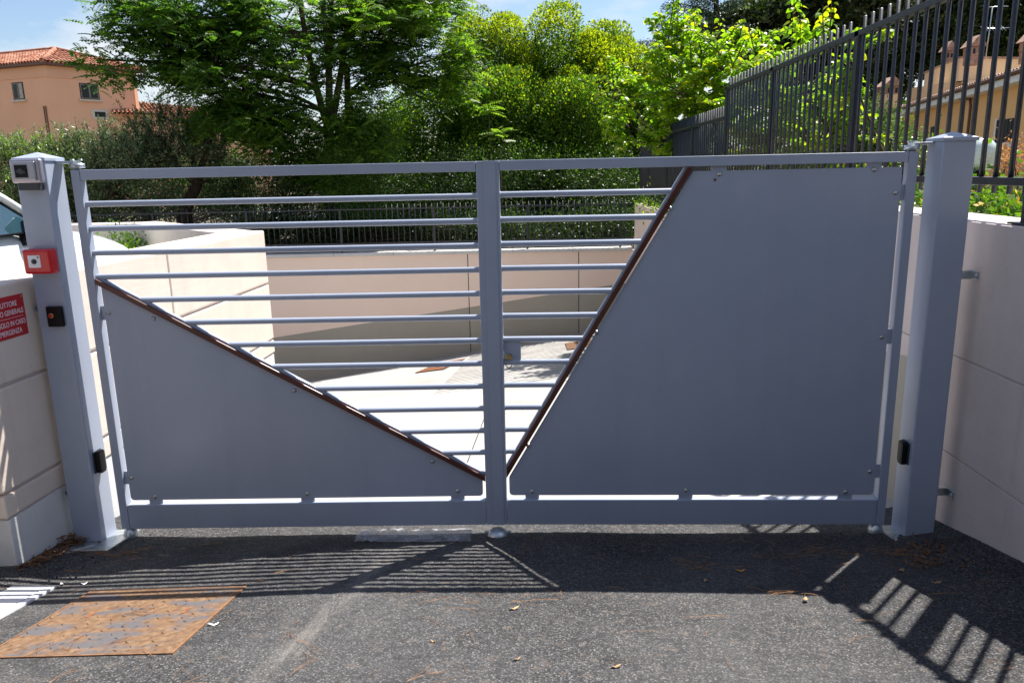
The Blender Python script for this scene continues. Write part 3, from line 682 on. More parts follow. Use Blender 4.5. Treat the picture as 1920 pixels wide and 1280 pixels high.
for (px, z, s_, lab) in ((-0.068, 0.441, 1, 'black gate photocell low on the inner side of the left post'), (4.066, 0.451, -1, 'black gate photocell low on the inner side of the right post')):
    T = Thing('photocell', lab, 'photocell', (px, 0.07, z), 'gate photocells')
    h = 0.060; pts = [(-0.045, z-h*0.85), (-0.032, z-h), (0.004, z-h), (0.014, z-h*0.7), (0.014, z+h*0.8), (0.004, z+h), (-0.034, z+h), (-0.045, z+h*0.8)]
    T.part('cover', MB().prism(pts, 'x', px+s_*0.0005, px+s_*0.030), MT['black'], 0.005)
    T.part('mount', MB().prism([(-0.053, z-h*0.9), (0.020, z-h*0.9), (0.020, z+h*0.95), (-0.053, z+h*0.95)], 'x', px+s_*0.0003, px+s_*0.006), MT['dgrey'])

# red emergency sign on the left wall
def text_part(T, body, size, center, rot, mat, name='lettering', extr=0.0004, align='RIGHT', sx=1.0):
    cu = bpy.data.curves.new(name, 'FONT'); cu.body = body; cu.size = size; cu.align_x = align; cu.extrude = extr
    o = bpy.data.objects.new(name, cu); C.objects.link(o)
    dg = bpy.context.evaluated_depsgraph_get(); me = bpy.data.meshes.new_from_object(o.evaluated_get(dg)); bpy.data.objects.remove(o)
    me.name = name; me.materials.clear(); me.materials.append(mat)
    ob = bpy.data.objects.new(name, me); C.objects.link(ob); ob.parent = T.e
    ob.location = Vector(center)-Vector(T.loc); ob.rotation_euler = rot; ob.scale = (sx, 1, 1)
    return ob
T = Thing('emergency_sign', 'red rectangular sign with white capitals on the beige wall beside the left gate post', 'sign', (-0.26, -0.28, 1.24))
y0s, y1s = -0.447, -0.118
T.part('board', MB().add([(lx(y0s)+0.001, y0s, 1.146), (lx(y1s)+0.001, y1s, 1.146), (lx(y1s)+0.001, y1s, 1.343), (lx(y0s)+0.001, y0s, 1.343),
        (lx(y0s)+0.004, y0s, 1.146), (lx(y1s)+0.004, y1s, 1.146), (lx(y1s)+0.004, y1s, 1.343), (lx(y0s)+0.004, y0s, 1.343)],
        [(0,1,2,3),(4,5,6,7),(0,1,5,4),(1,2,6,5),(2,3,7,6),(3,0,4,7)]), MT['signred'], 0.001)
rot = (math.pi/2, 0, math.pi/2-AL)
for body, yr, zb, sz, sx in (('INTERRUTTORE', -0.166, 1.2935, 0.0293, 0.86), ('ELETTRICO GENERALE', -0.130, 1.2545, 0.0293, 0.80), ('USARE SOLO IN CASO', -0.127, 1.202, 0.0293, 0.78), ('DI EMERGENZA', -0.159, 1.163, 0.0293, 0.84)):
    text_part(T, body, sz*1.18, (lx(yr)+0.0045, yr, zb), rot, MT['white'], sx=sx*0.95)
T.part('rule_line', MB().add([(lx(-0.44)+0.0046, -0.44, 1.2393), (lx(-0.136)+0.0046, -0.136, 1.2393), (lx(-0.136)+0.0046, -0.136, 1.2410), (lx(-0.44)+0.0046, -0.44, 1.2410)], [(0,1,2,3)]), MT['white'])
T.part('screw', MB().lathe([(0.004, 0), (0.003, 0.002), (0.0005, 0.0025)], (lx(-0.131)+0.004, -0.131, 1.331), 10, 'x'), MT['steel'])

# ------------------------------------------------------------------ things on the drive
def rz(x, y): return road_z(x, y)
T = Thing('manhole_cover', 'rusty orange tread-plate cover set in the asphalt in front of the left gate leaf', 'manhole cover', (0.59, -1.06, 0.212))
def sheet(x0, x1, y0, y1, lift, th):
    P = [(x0, y0), (x1, y0), (x1, y1), (x0, y1)]
    return MB().add([(p[0], p[1], rz(*p)+lift-th) for p in P]+[(p[0], p[1], rz(*p)+lift) for p in P],
                     [(0,3,2,1),(4,5,6,7),(0,1,5,4),(1,2,6,5),(2,3,7,6),(3,0,4,7)])
T.part('plate', sheet(0.258, 0.929, -1.354, -0.712, 0.0045, 0.02), MT['rust'], 0.001)
for a in ((0.248, 0.256, -1.364, -0.702), (0.931, 0.943, -1.364, -0.702), (0.2565, 0.9305, -1.364, -1.356), (0.2565, 0.9305, -0.710, -0.702)):
    T.part('frame', sheet(*a, 0.005, 0.03), MT['rustor'])
mb = MB(); i = 0
for gy in np.arange(-1.335, -0.73, 0.036):
    i += 1
    for gx in np.arange(0.275+(0.02 if i % 2 else 0), 0.915, 0.048):
        if random.random() < 0.3: continue
        j = int(round(gx/0.048)); a = math.radians(45 if (j+i) % 2 else -45)+random.uniform(-0.25, 0.25); gx += random.uniform(-0.006, 0.006)
        dx, dy = 0.015*math.cos(a), 0.015*math.sin(a); z = rz(gx, gy)+0.0047
        nx_, ny_ = -math.sin(a)*0.0036, math.cos(a)*0.0036
        P4 = [(gx-dx, gy-dy, z-SL*(-dy)), (gx+nx_, gy+ny_, z-SL*ny_), (gx+dx, gy+dy, z-SL*dy), (gx-nx_, gy-ny_, z+SL*ny_)]
        mb.add([*P4, (gx, gy, z+0.0042)], [(0,1,4),(1,2,4),(2,3,4),(3,0,4)])
T.part('tread_pattern', mb, MT['rust'], kind='stuff')
for hx_, hy in ((0.42, -0.99), (0.80, -0.97)): T.part('lifting_slot', sheet(hx_-0.007, hx_+0.007, hy-0.028, hy+0.028, 0.0062, 0.001), MT['rustdark'], label='dark lifting slot')
T = Thing('inspection_cover', 'white painted inspection cover with a groove round it at the left edge of the drive', 'manhole cover', (-0.3, -0.95, 0.19))
T.part('cover', sheet(-0.62, 0.012, -1.31, -0.688, 0.009, 0.02), MT['white'], 0.003)
for a in ((0.020, 0.055, -1.355, -0.645), (-0.62, 0.0185, -0.681, -0.645)): T.part('frame', sheet(*a, 0.009, 0.02), MT['white'], 0.002)
T.part('groove_dirt', sheet(0.0125, 0.0195, -1.31, -0.683, 0.007, 0.004), MT['grit'])

# leaf litter and grit heaps at the post feet
def heap(name, label, pts, mat, n, sz, spread, kind='stuff'):
    mb = MB()
    for _ in range(n):
        c = random.choice(pts); x = c[0]+random.gauss(0, spread[0]); y = c[1]+random.gauss(0, spread[1])
        z = rz(x, min(y, 0.3))+0.008+random.random()*c[2]
        a = random.random()*6.28; s_ = sz*random.uniform(0.4, 1.3); tl = random.uniform(-0.6, 0.6)
        dx, dy = math.cos(a)*s_, math.sin(a)*s_
        mb.add([(x-dx, y-dy, z-tl*s_*0.3), (x+dy*0.45, y-dx*0.45, z+0.004), (x+dx, y+dy, z+tl*s_*0.3), (x-dy*0.45, y+dx*0.45, z+s_*0.25)], [(0,1,2,3)])
    o = mb.build(name, mat); tag(o, label, 'litter', kind=kind); return o
lp = [(-0.22, -0.14-0.05*k, 0.02+0.01*(k % 2)) for k in range(7)]+[(-0.16, -0.10, 0.03), (-0.23, -0.09, 0.05), (-0.21, -0.12, 0.05)]
heap('leaf_litter', 'brown leaf litter heaped at the foot of the left wall and gate post', lp, MT['litter'], 420, 0.015, (0.035, 0.03))
heap('leaf_litter', 'brown leaf litter gathered along the foot of the right-hand wall', [(4.2-0.05*k*0.7, -0.14-0.05*k, 0.02) for k in range(9)]+[(4.27, -0.2-0.06*k, 0.02) for k in range(12)], MT['litter'], 620, 0.014, (0.10, 0.04))
mb = MB()
for _ in range(2600):
    if random.random() < 0.55: x = 4.30-abs(random.gauss(0, 0.16)); y = random.uniform(-0.75, 0.1); y -= (4.31-x)*0.1
    else: x = -0.24+abs(random.gauss(0, 0.13)); y = random.uniform(-0.6, 0.05)
    if (4.02 < x < 4.31 and y > -0.20) or (-0.31 < x < -0.02 and y > -0.20): continue
    s_ = random.uniform(0.003, 0.009); hl = max(0, 1-(x+0.33)/0.34); hr = max(0, 1-(4.31-x)/0.42)
    z = rz(x, y)+0.018*min(hl, 1)**1.5+0.05*min(hr, 1)**1.6+s_*0.4
    v = [Vector((random.uniform(-1, 1), random.uniform(-1, 1), random.uniform(-1, 1))).normalized()*s_+Vector((x, y, z)) for _ in range(4)]
    mb.add(v, [(0,1,2),(0,2,3),(0,3,1),(1,3,2)])
tag(mb.build('loose_grit', MT['grit']), 'black crumbs of loose asphalt piled along both walls', 'grit', kind='stuff')
# pine needles: twos and threes joined at one end, scattered on the drive
mb = MB()
def needle_bunch(x, y, ln, a, n=2, spread=0.25):
    for k in range(n):
        b = a+random.uniform(-spread, spread); c = random.uniform(-0.35, 0.35); pts = []
        for t in (0, 0.33, 0.66, 1.0):
            bb = b+c*t; px_, py_ = x+math.cos(bb)*ln*t, y+math.sin(bb)*ln*t; pts.append((px_, py_, rz(px_, py_)+0.006+0.004*math.sin(3*t)))
        mb.tube(pts, 0.00065, 3, False)
for _ in range(95):
    x = random.uniform(-0.2, 4.2); y = random.uniform(-1.75, -0.08); needle_bunch(x, y, random.uniform(0.05, 0.14), random.random()*6.28, random.choice((1, 2, 2, 3)))
for cx_, cy_, nn in ((2.95, -0.50, 14), (3.35, -0.38, 12), (3.6, -0.30, 20), (3.9, -0.32, 26), (0.15, -0.25, 22), (-0.05, -0.2, 22), (3.25, -0.86, 10), (1.75, -0.88, 7), (2.05, -0.9, 6), (4.05, -0.5, 18), (0.62, -1.02, 8)):
    for _ in range(nn): needle_bunch(random.gauss(cx_, 0.06), random.gauss(cy_, 0.03), random.uniform(0.04, 0.11), random.gauss(0.1, 0.5)+random.choice((0, math.pi)), 2)
for x, y, a, l in ((0.55, -1.66, 0.45, 0.24), (1.35, -1.28, -0.6, 0.15), (1.42, -1.55, 1.3, 0.13), (2.1, -0.95, 0.2, 0.20), (2.75, -1.12, 0.35, 0.18), (3.28, -1.32, 0.6, 0.10), (1.05, -1.63, 0.6, 0.12)): needle_bunch(x, y, l, a, 2, 0.08)
tag(mb.build('pine_needles', MT['needle']), 'dry orange-brown pine needles scattered over the asphalt drive', 'litter', kind='stuff')
# single dry leaves
leafdefs = [((1389, 1065), 'orangeleaf', 0.022, 'orange round leaf lying in the shadow of the right gate leaf'),
            ((1510, 1120), 'dryleaf', 0.018, 'pale curled leaf on the sunlit asphalt near the edge of the gate shadow'),
            ((1690, 1065), 'dryleaf', 0.022, 'pale tan leaf in the dark corner before the right gate post'),
            ((1755, 1088), 'dryleaf', 0.022, 'slender buff leaf in the shade by the right-hand wall'),
            ((963, 1136), 'dryleaf', 0.018, 'small cream leaf just in front of the shadow of the gate centre'),
            ((1324, 1085), 'dryleaf', 0.016, 'brown leaf fragment in the gate shadow, left of the orange round leaf'),
            ((1154, 1244), 'dryleaf', 0.016, 'small buff leaf near the bottom edge of the drive, right of centre'),
            ((970, 1230), 'dryleaf', 0.012, 'tiny tan leaf near the bottom edge of the drive, at the centre'),
            ((400, 1158), 'white', 0.020, 'white torn paper scrap at the right edge of the rusty cover'),
            ((113, 1077), 'white', 0.013, 'left one of two tiny white flecks on the drive by the left wall'),
            ((155, 1077), 'white', 0.013, 'right one of two tiny white flecks on the drive by the left wall'),
            ((230, 1157), 'litter', 0.012, 'dark crumb of dirt on the rusty cover'),
            ((812, 1198), 'dryleaf', 0.010, 'small tan crumb on the asphalt below the gate centre')]
for (px, py), mk, s_, lab in leafdefs:
    p = on_plane(px, py, (0, 0, 0.012), (0, SL, 1)); a = random.random()*6.28; mb = MB(); T = []
    c = Vector((p[0], p[1], rz(p[0], p[1])+0.003)); k = 8; ring = []
    for i in range(k):
        t = 2*math.pi*i/k; r_ = s_*(0.75+0.25*math.cos(2*t))*(1 if i else 1.35); x = math.cos(t+a)*r_; y = math.sin(t+a)*r_*0.8
        ring.append(Vector((x, y, -SL*y+0.006*math.cos(2*t)+0.002)))
    mb.add([(0, 0, 0.001)]+ring, [(0, i+1, (i+1) % k+1) for i in range(k)], True)
    o = mb.build('paper_scrap' if mk == 'white' else 'dry_leaf', MT[mk]); o.location = c; tag(o, lab, 'scrap' if mk == 'white' else 'leaf')
    sm = o.modifiers.new('thickness', 'SOLIDIFY'); sm.thickness = 0.0006
# clear plastic film under the left leaf
from mathutils import noise as mn
mb = MB(); nu, nv = 60, 18; V = []
for i in range(nu):
    for j in range(nv):
        u = i/(nu-1); v = j/(nv-1); x = 1.27+0.60*u+0.01*mn.noise(Vector((v*5, 1, 0))); y = (-0.125-0.04*mn.noise(Vector((u*4, 6, 0))))*(1-v)+(0.10+0.03*mn.noise(Vector((u*5, 2, 0))))*v
        h = 0.008+0.036*(1-abs(2*v-1))*(0.4+abs(mn.noise(Vector((u*6, v*3, 5)))))+0.012*abs(mn.noise(Vector((u*13, v*6, 9))))
        V.append((x, y, rz(x, y)+h))
mb.add(V, [(i*nv+j, (i+1)*nv+j, (i+1)*nv+j+1, i*nv+j+1) for i in range(nu-1) for j in range(nv-1)])
tag(mb.build('plastic_film', MT['film']), 'crumpled clear plastic film lying under the left gate leaf', 'plastic film')

# rusty drain grates and debris on the lower ramp
def fz(x, y): return floor_z(x, y)-0.012
def grate(label, x0, x1, y0, y1, mat, skew=0.0):
    T = Thing('drain_grate', label, 'drain grate', ((x0+x1)/2, (y0+y1)/2, fz((x0+x1)/2, (y0+y1)/2)))
    def q(a, b, c, d, l, th):
        P = [(a, c), (b, c), (b, d), (a, d)]
        P = [(p[0]+skew*(p[1]-y0), p[1]) for p in P]
        return MB().add([(p[0], p[1], fz(*p)+l-th) for p in P]+[(p[0], p[1], fz(*p)+l) for p in P], [(0,3,2,1),(4,5,6,7),(0,1,5,4),(1,2,6,5),(2,3,7,6),(3,0,4,7)])
    T.part('frame', q(x0, x1, y0, y1, 0.012, 0.012), MT['dark'])
    n = 7
    for k in range(n): t0 = y0+(y1-y0)*(k+0.12)/n; t1 = y0+(y1-y0)*(k+0.8)/n; T.part('bar', q(x0+0.01, x1-0.01, t0, t1, 0.022, 0.012), mat)
pA = on_plane(757, 702, (0, 10.3, -1.72), (0, 0.17, 1)); 
grate('rusty brown drain grate on the pale ramp, seen between the bars of the left leaf', 0.12, 0.62, 8.9, 10.6, MT['rustdark'], 0.12)
grate('dark rusty grate on the ramp seen behind the lock of the right leaf', 2.55, 3.15, 11.5, 12.0, MT['rustdark'])
grate('bright orange rusty grate piece on the ramp beside the steep diagonal', 2.75, 3.25, 9.4, 10.6, MT['rustor'])

# ------------------------------------------------------------------ white parked car
def car():
    T = Thing('parked_car', 'white parked car behind the left gate post, seen from its rear right side', 'car', (-2.47, 1.7, 0.5))
    cx = -2.43; hw = 0.875
    # stations along y: (y, z_low, z_shoulder, z_top, half width at shoulder, half width at top)
    st = [(-0.35, 0.85, 1.10, 1.20, 0.60, 0.45), (-0.25, 0.75, 1.22, 1.40, 0.78, 0.62), (0.1, 0.70, 1.33, 1.47, 0.85, 0.76), (0.9, 0.70, 1.36, 1.50, 0.875, 0.80), (1.7, 0.70, 1.36, 1.50, 0.875, 0.80),
          (2.05, 0.70, 1.35, 1.49, 0.875, 0.78), (2.4, 0.70, 1.33, 1.47, 0.87, 0.72), (2.75, 0.70, 1.34, 1.46, 0.875, 0.72), (3.1, 0.70, 1.30, 1.41, 0.872, 0.70), (3.4, 0.70, 1.24, 1.33, 0.855, 0.64), (3.65, 0.70, 1.13, 1.21, 0.78, 0.52), (3.82, 0.74, 1.0, 1.06, 0.62, 0.36)]
    mb = MB(); V = []; R_ = []
    for (y, zl, zs, zt, ws, wt) in st:
        ring = [(-ws*0.93, zl), (-ws, zl+(zs-zl)*0.45), (-ws*0.985, zs-0.03), (-ws*0.96, zs+0.02), (-wt-0.02, zt-0.012), (-wt*0.6, zt+0.025), (0, zt+0.035),
                (wt*0.6, zt+0.025), (wt+0.02, zt-0.012), (ws*0.96, zs+0.02), (ws*0.985, zs-0.03), (ws, zl+(zs-zl)*0.45), (ws*0.93, zl)]
        V += [(cx+a, y, b) for a, b in ring]
    k = 13; n = len(st)
    F = [(i*k+j, i*k+(j+1) % k, (i+1)*k+(j+1) % k, (i+1)*k+j) for i in range(n-1) for j in range(k)]
    F += [tuple(range(k)), tuple((n-1)*k+j for j in range(k))]
    mb.add(V, F, True)
    body = T.part('body', mb, MT['carpaint'])
    ss = body.modifiers.new('smooth', 'SUBSURF'); ss.levels = ss.render_levels = 1
    # wheel arches are dark linings set proud of the flank with a tyre inside
    for yc in (2.98, 0.42):
        for s_ in (1, -1):
            X = cx+s_*0.862
            T.part('wheel_arch', MB().tube([(X-s_*0.08, yc, 0.85), (X+s_*0.008, yc, 0.85)], 0.365, 28), MT['black'])
            wh = T.part('wheel', MB().tube([(X-s_*0.16, yc, 0.815), (X+s_*0.012, yc, 0.815)], 0.315, 28), MT['rubber'], 0.01)
            T.part('rim', MB().lathe([(0.21, 0.0), (0.20, s_*0.006), (0.06, s_*0.004), (0.001, s_*0.010)], (X+s_*0.014, yc, 0.815), 24, 'x'), MT['galv'], parent=wh)
    # greenhouse
    zr = 1.985; hwb, hwt = 0.845, 0.66
    def gp(s_, y, z): t = (z-1.49)/(zr-1.49); return (cx+s_*(hwb+(hwt-hwb)*t), y, z)
    T.part('roof', MB().add([(cx-0.58, 0.25, 1.96), (cx+0.58, 0.25, 1.96), (cx+0.65, 1.48, 1.965), (cx-0.65, 1.48, 1.965), (cx-0.55, 0.28, 2.0), (cx+0.55, 0.28, 2.0), (cx+0.58, 1.40, 2.005), (cx-0.58, 1.40, 2.005)],
            [(0,3,2,1),(4,5,6,7),(0,1,5,4),(1,2,6,5),(2,3,7,6),(3,0,4,7)]), MT['carpaint'], 0.02)
    T.part('windscreen', MB().add([(cx-0.80, 2.26, 1.50), (cx+0.80, 2.26, 1.50), (cx+0.64, 1.50, 1.97), (cx-0.64, 1.50, 1.97)], [(0,1,2,3)]), MT['teal'])
    T.part('rear_window', MB().add([(cx-0.72, -0.12, 1.50), (cx+0.72, -0.12, 1.50), (cx+0.56, 0.26, 1.97), (cx-0.56, 0.26, 1.97)], [(0,1,2,3)]), MT['teal'])
    for s_ in (1, -1):
        T.part('side_window', MB().add([gp(s_, 0.0, 1.49), gp(s_, 2.16, 1.49), gp(s_, 1.46, 1.95), gp(s_, 0.33, 1.95)], [(0,1,2,3)]), MT['teal'])
        a, b = Vector(gp(s_, 2.27, 1.49)), Vector(gp(s_, 1.46, 1.985)); T.part('windscreen_pillar', MB().tube([a, (a+b)/2+Vector((0, 0.015, 0.012)), b], 0.030, 8), MT['carpaint'])
        a, b = Vector(gp(s_, 1.02, 1.49)), Vector(gp(s_, 0.95, 1.97)); T.part('door_pillar', MB().tube([a+Vector((s_*0.006, 0, 0)), b], 0.028, 6), MT['black'])
        T.part('window_trim', MB().tube([gp(s_*1.005, -0.05, 1.487), gp(s_*1.005, 2.08, 1.487)], 0.010, 6), MT['black'])
        mi = T.part('door_mirror', MB().box((cx+s_*0.90-0.07, 1.97, 1.46), (cx+s_*0.90+0.07, 2.04, 1.64)), MT['black'], 0.025, seg=3)
        T.part('mirror_shell', MB().box((cx+s_*0.90-0.06, 2.035, 1.48), (cx+s_*0.90+0.06, 2.09, 1.62)), MT['carpaint'], 0.02, parent=mi)
        T.part('mirror_stem', MB().tube([(cx+s_*0.84, 1.96, 1.40), (cx+s_*0.83, 1.95, 1.50)], [0.05, 0.035], 8), MT['black'], parent=mi)
        T.part('headlight', MB().add([(cx+s_*0.83, 3.50, 1.02), (cx+s_*0.66, 3.76, 0.98), (cx+s_*0.64, 3.72, 1.08), (cx+s_*0.81, 3.48, 1.14)], [(0,1,2,3)]), MT['galv'])
        T.part('tail_light', MB().box((cx+s_*0.70-0.06, -0.315, 1.05), (cx+s_*0.70+0.06, -0.24, 1.35)), MT['red'], 0.01)
        T.part('door_handle', MB().box((cx+s_*0.875-0.012, 0.98, 1.26), (cx+s_*0.875+0.012, 1.14, 1.29)), MT['carpaint'], 0.006)
        T.part('door_gap', MB().tube([(cx+s_*0.870, 2.18, 1.33), (cx+s_*0.878, 2.20, 1.05), (cx+s_*0.86, 2.15, 0.78)], 0.004, 4), MT['dark'])
car()

# ------------------------------------------------------------------ buildings
def frame_xy(a, b):
    a = Vector((a[0], a[1], 0)); b = Vector((b[0], b[1], 0)); d = (b-a).normalized(); return a, d, (b-a).length
def facade(T, a, b, z0, z1, mat, name='wall', th=0.25, off=0.0):
    A, d, Ln = frame_xy(a, b); n = Vector((d.y, -d.x, 0))                  # n points to the viewer side
    p = [A+n*off, A+d*Ln+n*off, A+d*Ln-n*th, A-n*th]
    return T.part(name, MB().add([(q.x, q.y, z0) for q in p]+[(q.x, q.y, z1) for q in p], [(0,3,2,1),(4,5,6,7),(0,1,5,4),(1,2,6,5),(2,3,7,6),(3,0,4,7)]), mat)
def fac_box(a, b, s0, s1, z0, z1, o0, o1):
    A, d, Ln = frame_xy(a, b); n = Vector((d.y, -d.x, 0)); c = []
    for z in (z0, z1):
        for s, o in ((s0, o0), (s1, o0), (s1, o1), (s0, o1)): q = A+d*s+n*o; c.append((q.x, q.y, z))
    return MB().add(c, [(0,3,2,1),(4,5,6,7),(0,1,5,4),(1,2,6,5),(2,3,7,6),(3,0,4,7)])
def window(T, a, b, s, w_, z, h, curtain=False, sill=True, mull=True):
    T.part('window_reveal', fac_box(a, b, s, s+w_, z, z+h, 0.01, 0.02), MT['dark'])
    f = T.part('window', fac_box(a, b, s+0.04, s+w_-0.04, z+0.04, z+h-0.04, 0.021, 0.030), MT['wood'])
    if mull:
        m = s+w_/2
        for (p0, p1) in ((s+0.10, m-0.05), (m+0.05, s+w_-0.10)): T.part('pane', fac_box(a, b, p0, p1, z+0.10, z+h-0.10, 0.031, 0.036), MT['glassdark'], parent=f)
    if curtain: T.part('curtain', fac_box(a, b, s+w_*0.62, s+w_-0.08, z+0.08, z+h-0.08, 0.037, 0.045), MT['curtain'], parent=f)
    if sill: T.part('sill', fac_box(a, b, s-0.12, s+w_+0.12, z-0.10, z, 0.0, 0.14), MT['sillm'], parent=f)
# salmon house, left
D0 = 41.3; P0 = at(92, 180, D0); u = Vector((0.577, 0.816, 0)); v_ = Vector((-0.95, 0.31, 0))
corner = (P0.x, P0.y); rgt = (P0.x+u.x*5.25, P0.y+u.y*5.25); lft = (P0.x+v_.x*12, P0.y+v_.y*12); far = (rgt[0]+v_.x*12, rgt[1]+v_.y*12)
HT = at(86, 119, D0).z-0.1
T = Thing('salmon_house', 'tall salmon-orange house with red tiled hip roof and two small windows, far left', 'house', (P0.x, P0.y, 0.1))
facade(T, corner, rgt, 0, HT, MT['houseL']); facade(T, lft, corner, 0, HT, MT['houseL']); facade(T, rgt, far, 0, HT, MT['houseL'])
for (a, b, ln) in ((corner, rgt, 5.25), (lft, corner, 12)):
    T.part('cornice', fac_box(a, b, -0.04, ln+0.04, HT-0.62, HT-0.54, 0.0, 0.05), MT['houseL'])
Cc = Vector((corner[0], corner[1], 0)); U3 = u; V3 = v_
def H(s, t, z): q = Cc+U3*s+V3*t; return (q.x, q.y, z)
e = 0.40
er = HT+0.15; rg = at(99, 94, P0.y+0.816*2.62+0.31*2.7).z
c4 = [H(-e, -e, er), H(5.25+e, -e, er), H(5.25+e, 12+e, er), H(-e, 12+e, er)]; r2 = [H(2.62, 2.7, rg), H(2.62, 9.3, rg)]
T.part('roof_eaves', MB().add([*[(p[0], p[1], p[2]-0.14) for p in c4], *[(p[0], p[1], p[2]-0.02) for p in c4]], [(0,3,2,1),(4,5,6,7),(0,1,5,4),(1,2,6,5),(2,3,7,6),(3,0,4,7)]), MT['pipe'])
rf = T.part('roof', MB().add([*c4, *r2], [(0,1,4),(1,2,5,4),(2,3,5),(3,0,4,5)]), MT['tile'])
def tile_rows(T, quad, step, name, mat, kind, parent=None, r=0.075):
    """half-round cover tiles running up the slope from eave a-b to ridge d-c"""
    a, b, c, d = [Vector(q) for q in quad]; ln = (b-a).length; n = int(ln/step); mb = MB()
    for k in range(n+1):
        t = (k+0.5)/(n+1); p0 = a.lerp(b, t); 
        s0 = (d-a).dot((b-a).normalized())/ln; s1 = (c-a).dot((b-a).normalized())/ln
        if t < s0: q = a.lerp(d, t/max(s0, 1e-6))
        elif t > s1: q = b.lerp(c, (1-t)/max(1-s1, 1e-6))
        else: q = d.lerp(c, (t-s0)/max(s1-s0, 1e-6))
        L_ = (q-p0).length; m = max(1, int(L_/0.42)); up = Vector((0, 0, 1))
        for i in range(m):
            x0 = p0.lerp(q, i/m); x1 = p0.lerp(q, min(1, (i+1.12)/m))
            mb.tube([x0+up*0.045, x1+up*0.020], [r*1.1, r*0.9], 5, False)
    o = T.part(name, mb, mat, kind=kind, parent=parent); return o
tile_rows(T, (c4[0], c4[1], r2[0], r2[0]), 0.24, 'roof_tile_row', MT['tile'], 'stuff', rf)
tile_rows(T, (c4[3], c4[0], r2[0], r2[1]), 0.24, 'roof_tile_row', MT['tile'], 'stuff', rf)
for (p, q) in ((c4[0], r2[0]), (c4[1], r2[0]), (r2[0], r2[1])):
    p, q = Vector(p), Vector(q); T.part('ridge_tiles', MB().tube([p+Vector((0, 0, 0.06)), q+Vector((0, 0, 0.06))], 0.13, 7), MT['tile'], parent=rf)
window(T, corner, rgt, 1.75, 1.1, HT-1.75, 0.92)
window(T, lft, corner, 12-2.8, 0.9, HT-1.78, 0.98, True)
T.part('vent_frame', fac_box(corner, rgt, 2.25, 3.25, HT-2.85, HT-2.3, 0.0, 0.025), MT['sillm'])
T.part('vent', fac_box(corner, rgt, 2.43, 3.07, HT-2.73, HT-2.43, 0.026, 0.034), MT['dark'])
for s_ in (12-0.55, 12-0.40): T.part('cable_run', fac_box(lft, corner, s_, s_+0.05, 0.2, 6.0, 0.0, 0.05), MT['pipe'])
T.part('cable_run', fac_box(corner, rgt, 1.85, 1.89, 3.2, 5.0, 0.0, 0.04), MT['pipe'])
# lower salmon wing
W1 = at(240, 260, 44); T = Thing('salmon_wing', 'lower salmon building with red tiled roof showing right of the tall salmon house', 'house', (W1.x, W1.y, 0.1))
a = (W1.x-0.8, W1.y); b = (W1.x+7.0, W1.y+5.4)
zl = at(262, 214, 45.5).z
facade(T, a, b, 0, zl, MT['houseL'])
A, d, Ln = frame_xy(a, b); n_ = Vector((d.y, -d.x, 0))
q0 = A+n_*0.6; q1 = A+d*Ln+n_*0.6; q2 = A+d*Ln-n_*3; q3 = A-n_*3
roofq = [(q0.x, q0.y, zl-0.1), (q1.x, q1.y, zl-0.1), (q2.x, q2.y, zl+0.35), (q3.x, q3.y, zl+1.05)]
rf = T.part('roof', MB().add(roofq, [(0,1,2,3)]), MT['tile']); tile_rows(T, roofq, 0.24, 'roof_tile_row', MT['tile'], 'stuff', rf)
# ochre villa at right, behind the railing
E0 = at(1925, 139, 20.0); E1 = at(1632, 227, 38.0)
a = (E1.x, E1.y); b = (E0.x, E0.y)
T = Thing('ochre_villa', 'ochre and cream villa with a white-edged sloping roof behind the tall railing at right', 'house', (b[0], b[1], 1.0))
A, d, Ln = frame_xy(a, b); n_ = Vector((d.y, -d.x, 0))
def vp(s, o, z): q = A+d*s+n_*o; return (q.x, q.y, z)
ext = Ln+6; ze0, ze1 = E1.z, E0.z
slope = (ze1-ze0)/Ln
def zev(s): return ze0+slope*s
def poly_wall(name, s0, s1, z0, off, mat, dz=0.0):
    return T.part(name, MB().add([vp(s0, off, z0), vp(s1, off, z0), vp(s1, off, zev(s1)+dz), vp(s0, off, zev(s0)+dz), vp(s0, off-0.3, z0), vp(s1, off-0.3, z0), vp(s1, off-0.3, zev(s1)+dz), vp(s0, off-0.3, zev(s0)+dz)],
        [(0,1,2,3),(4,5,6,7),(0,1,5,4),(1,2,6,5),(2,3,7,6),(3,0,4,7)]), mat)
poly_wall('wall', 0.8, ext, 0.5, -0.35, MT['houseR'])
T.part('fascia', MB().add([vp(0, 0.10, zev(0)-0.16), vp(ext, 0.10, zev(ext)-0.16), vp(ext, 0.10, zev(ext)+0.05), vp(0, 0.10, zev(0)+0.05), vp(0, -0.4, zev(0)-0.16), vp(ext, -0.4, zev(ext)-0.16), vp(ext, -0.4, zev(ext)+0.05), vp(0, -0.4, zev(0)+0.05)],
    [(0,1,2,3),(4,5,6,7),(0,1,5,4),(1,2,6,5),(2,3,7,6),(3,0,4,7)]), MT['fascia'])
T.part('gutter', MB().tube([vp(0, 0.14, zev(0)+0.10), vp(ext, 0.14, zev(ext)+0.10)], 0.07, 8), MT['pipe'])
rq = [vp(0, 0.1, zev(0)+0.12), vp(ext, 0.1, zev(ext)+0.12), vp(ext, -3.2, zev(ext)+0.75), vp(0, -3.2, zev(0)+0.75)]
rf = T.part('roof', MB().add(rq, [(0,1,2,3)]), MT['tileold']); tile_rows(T, rq, 0.22, 'roof_tile_row', MT['tileold'], 'stuff', rf)
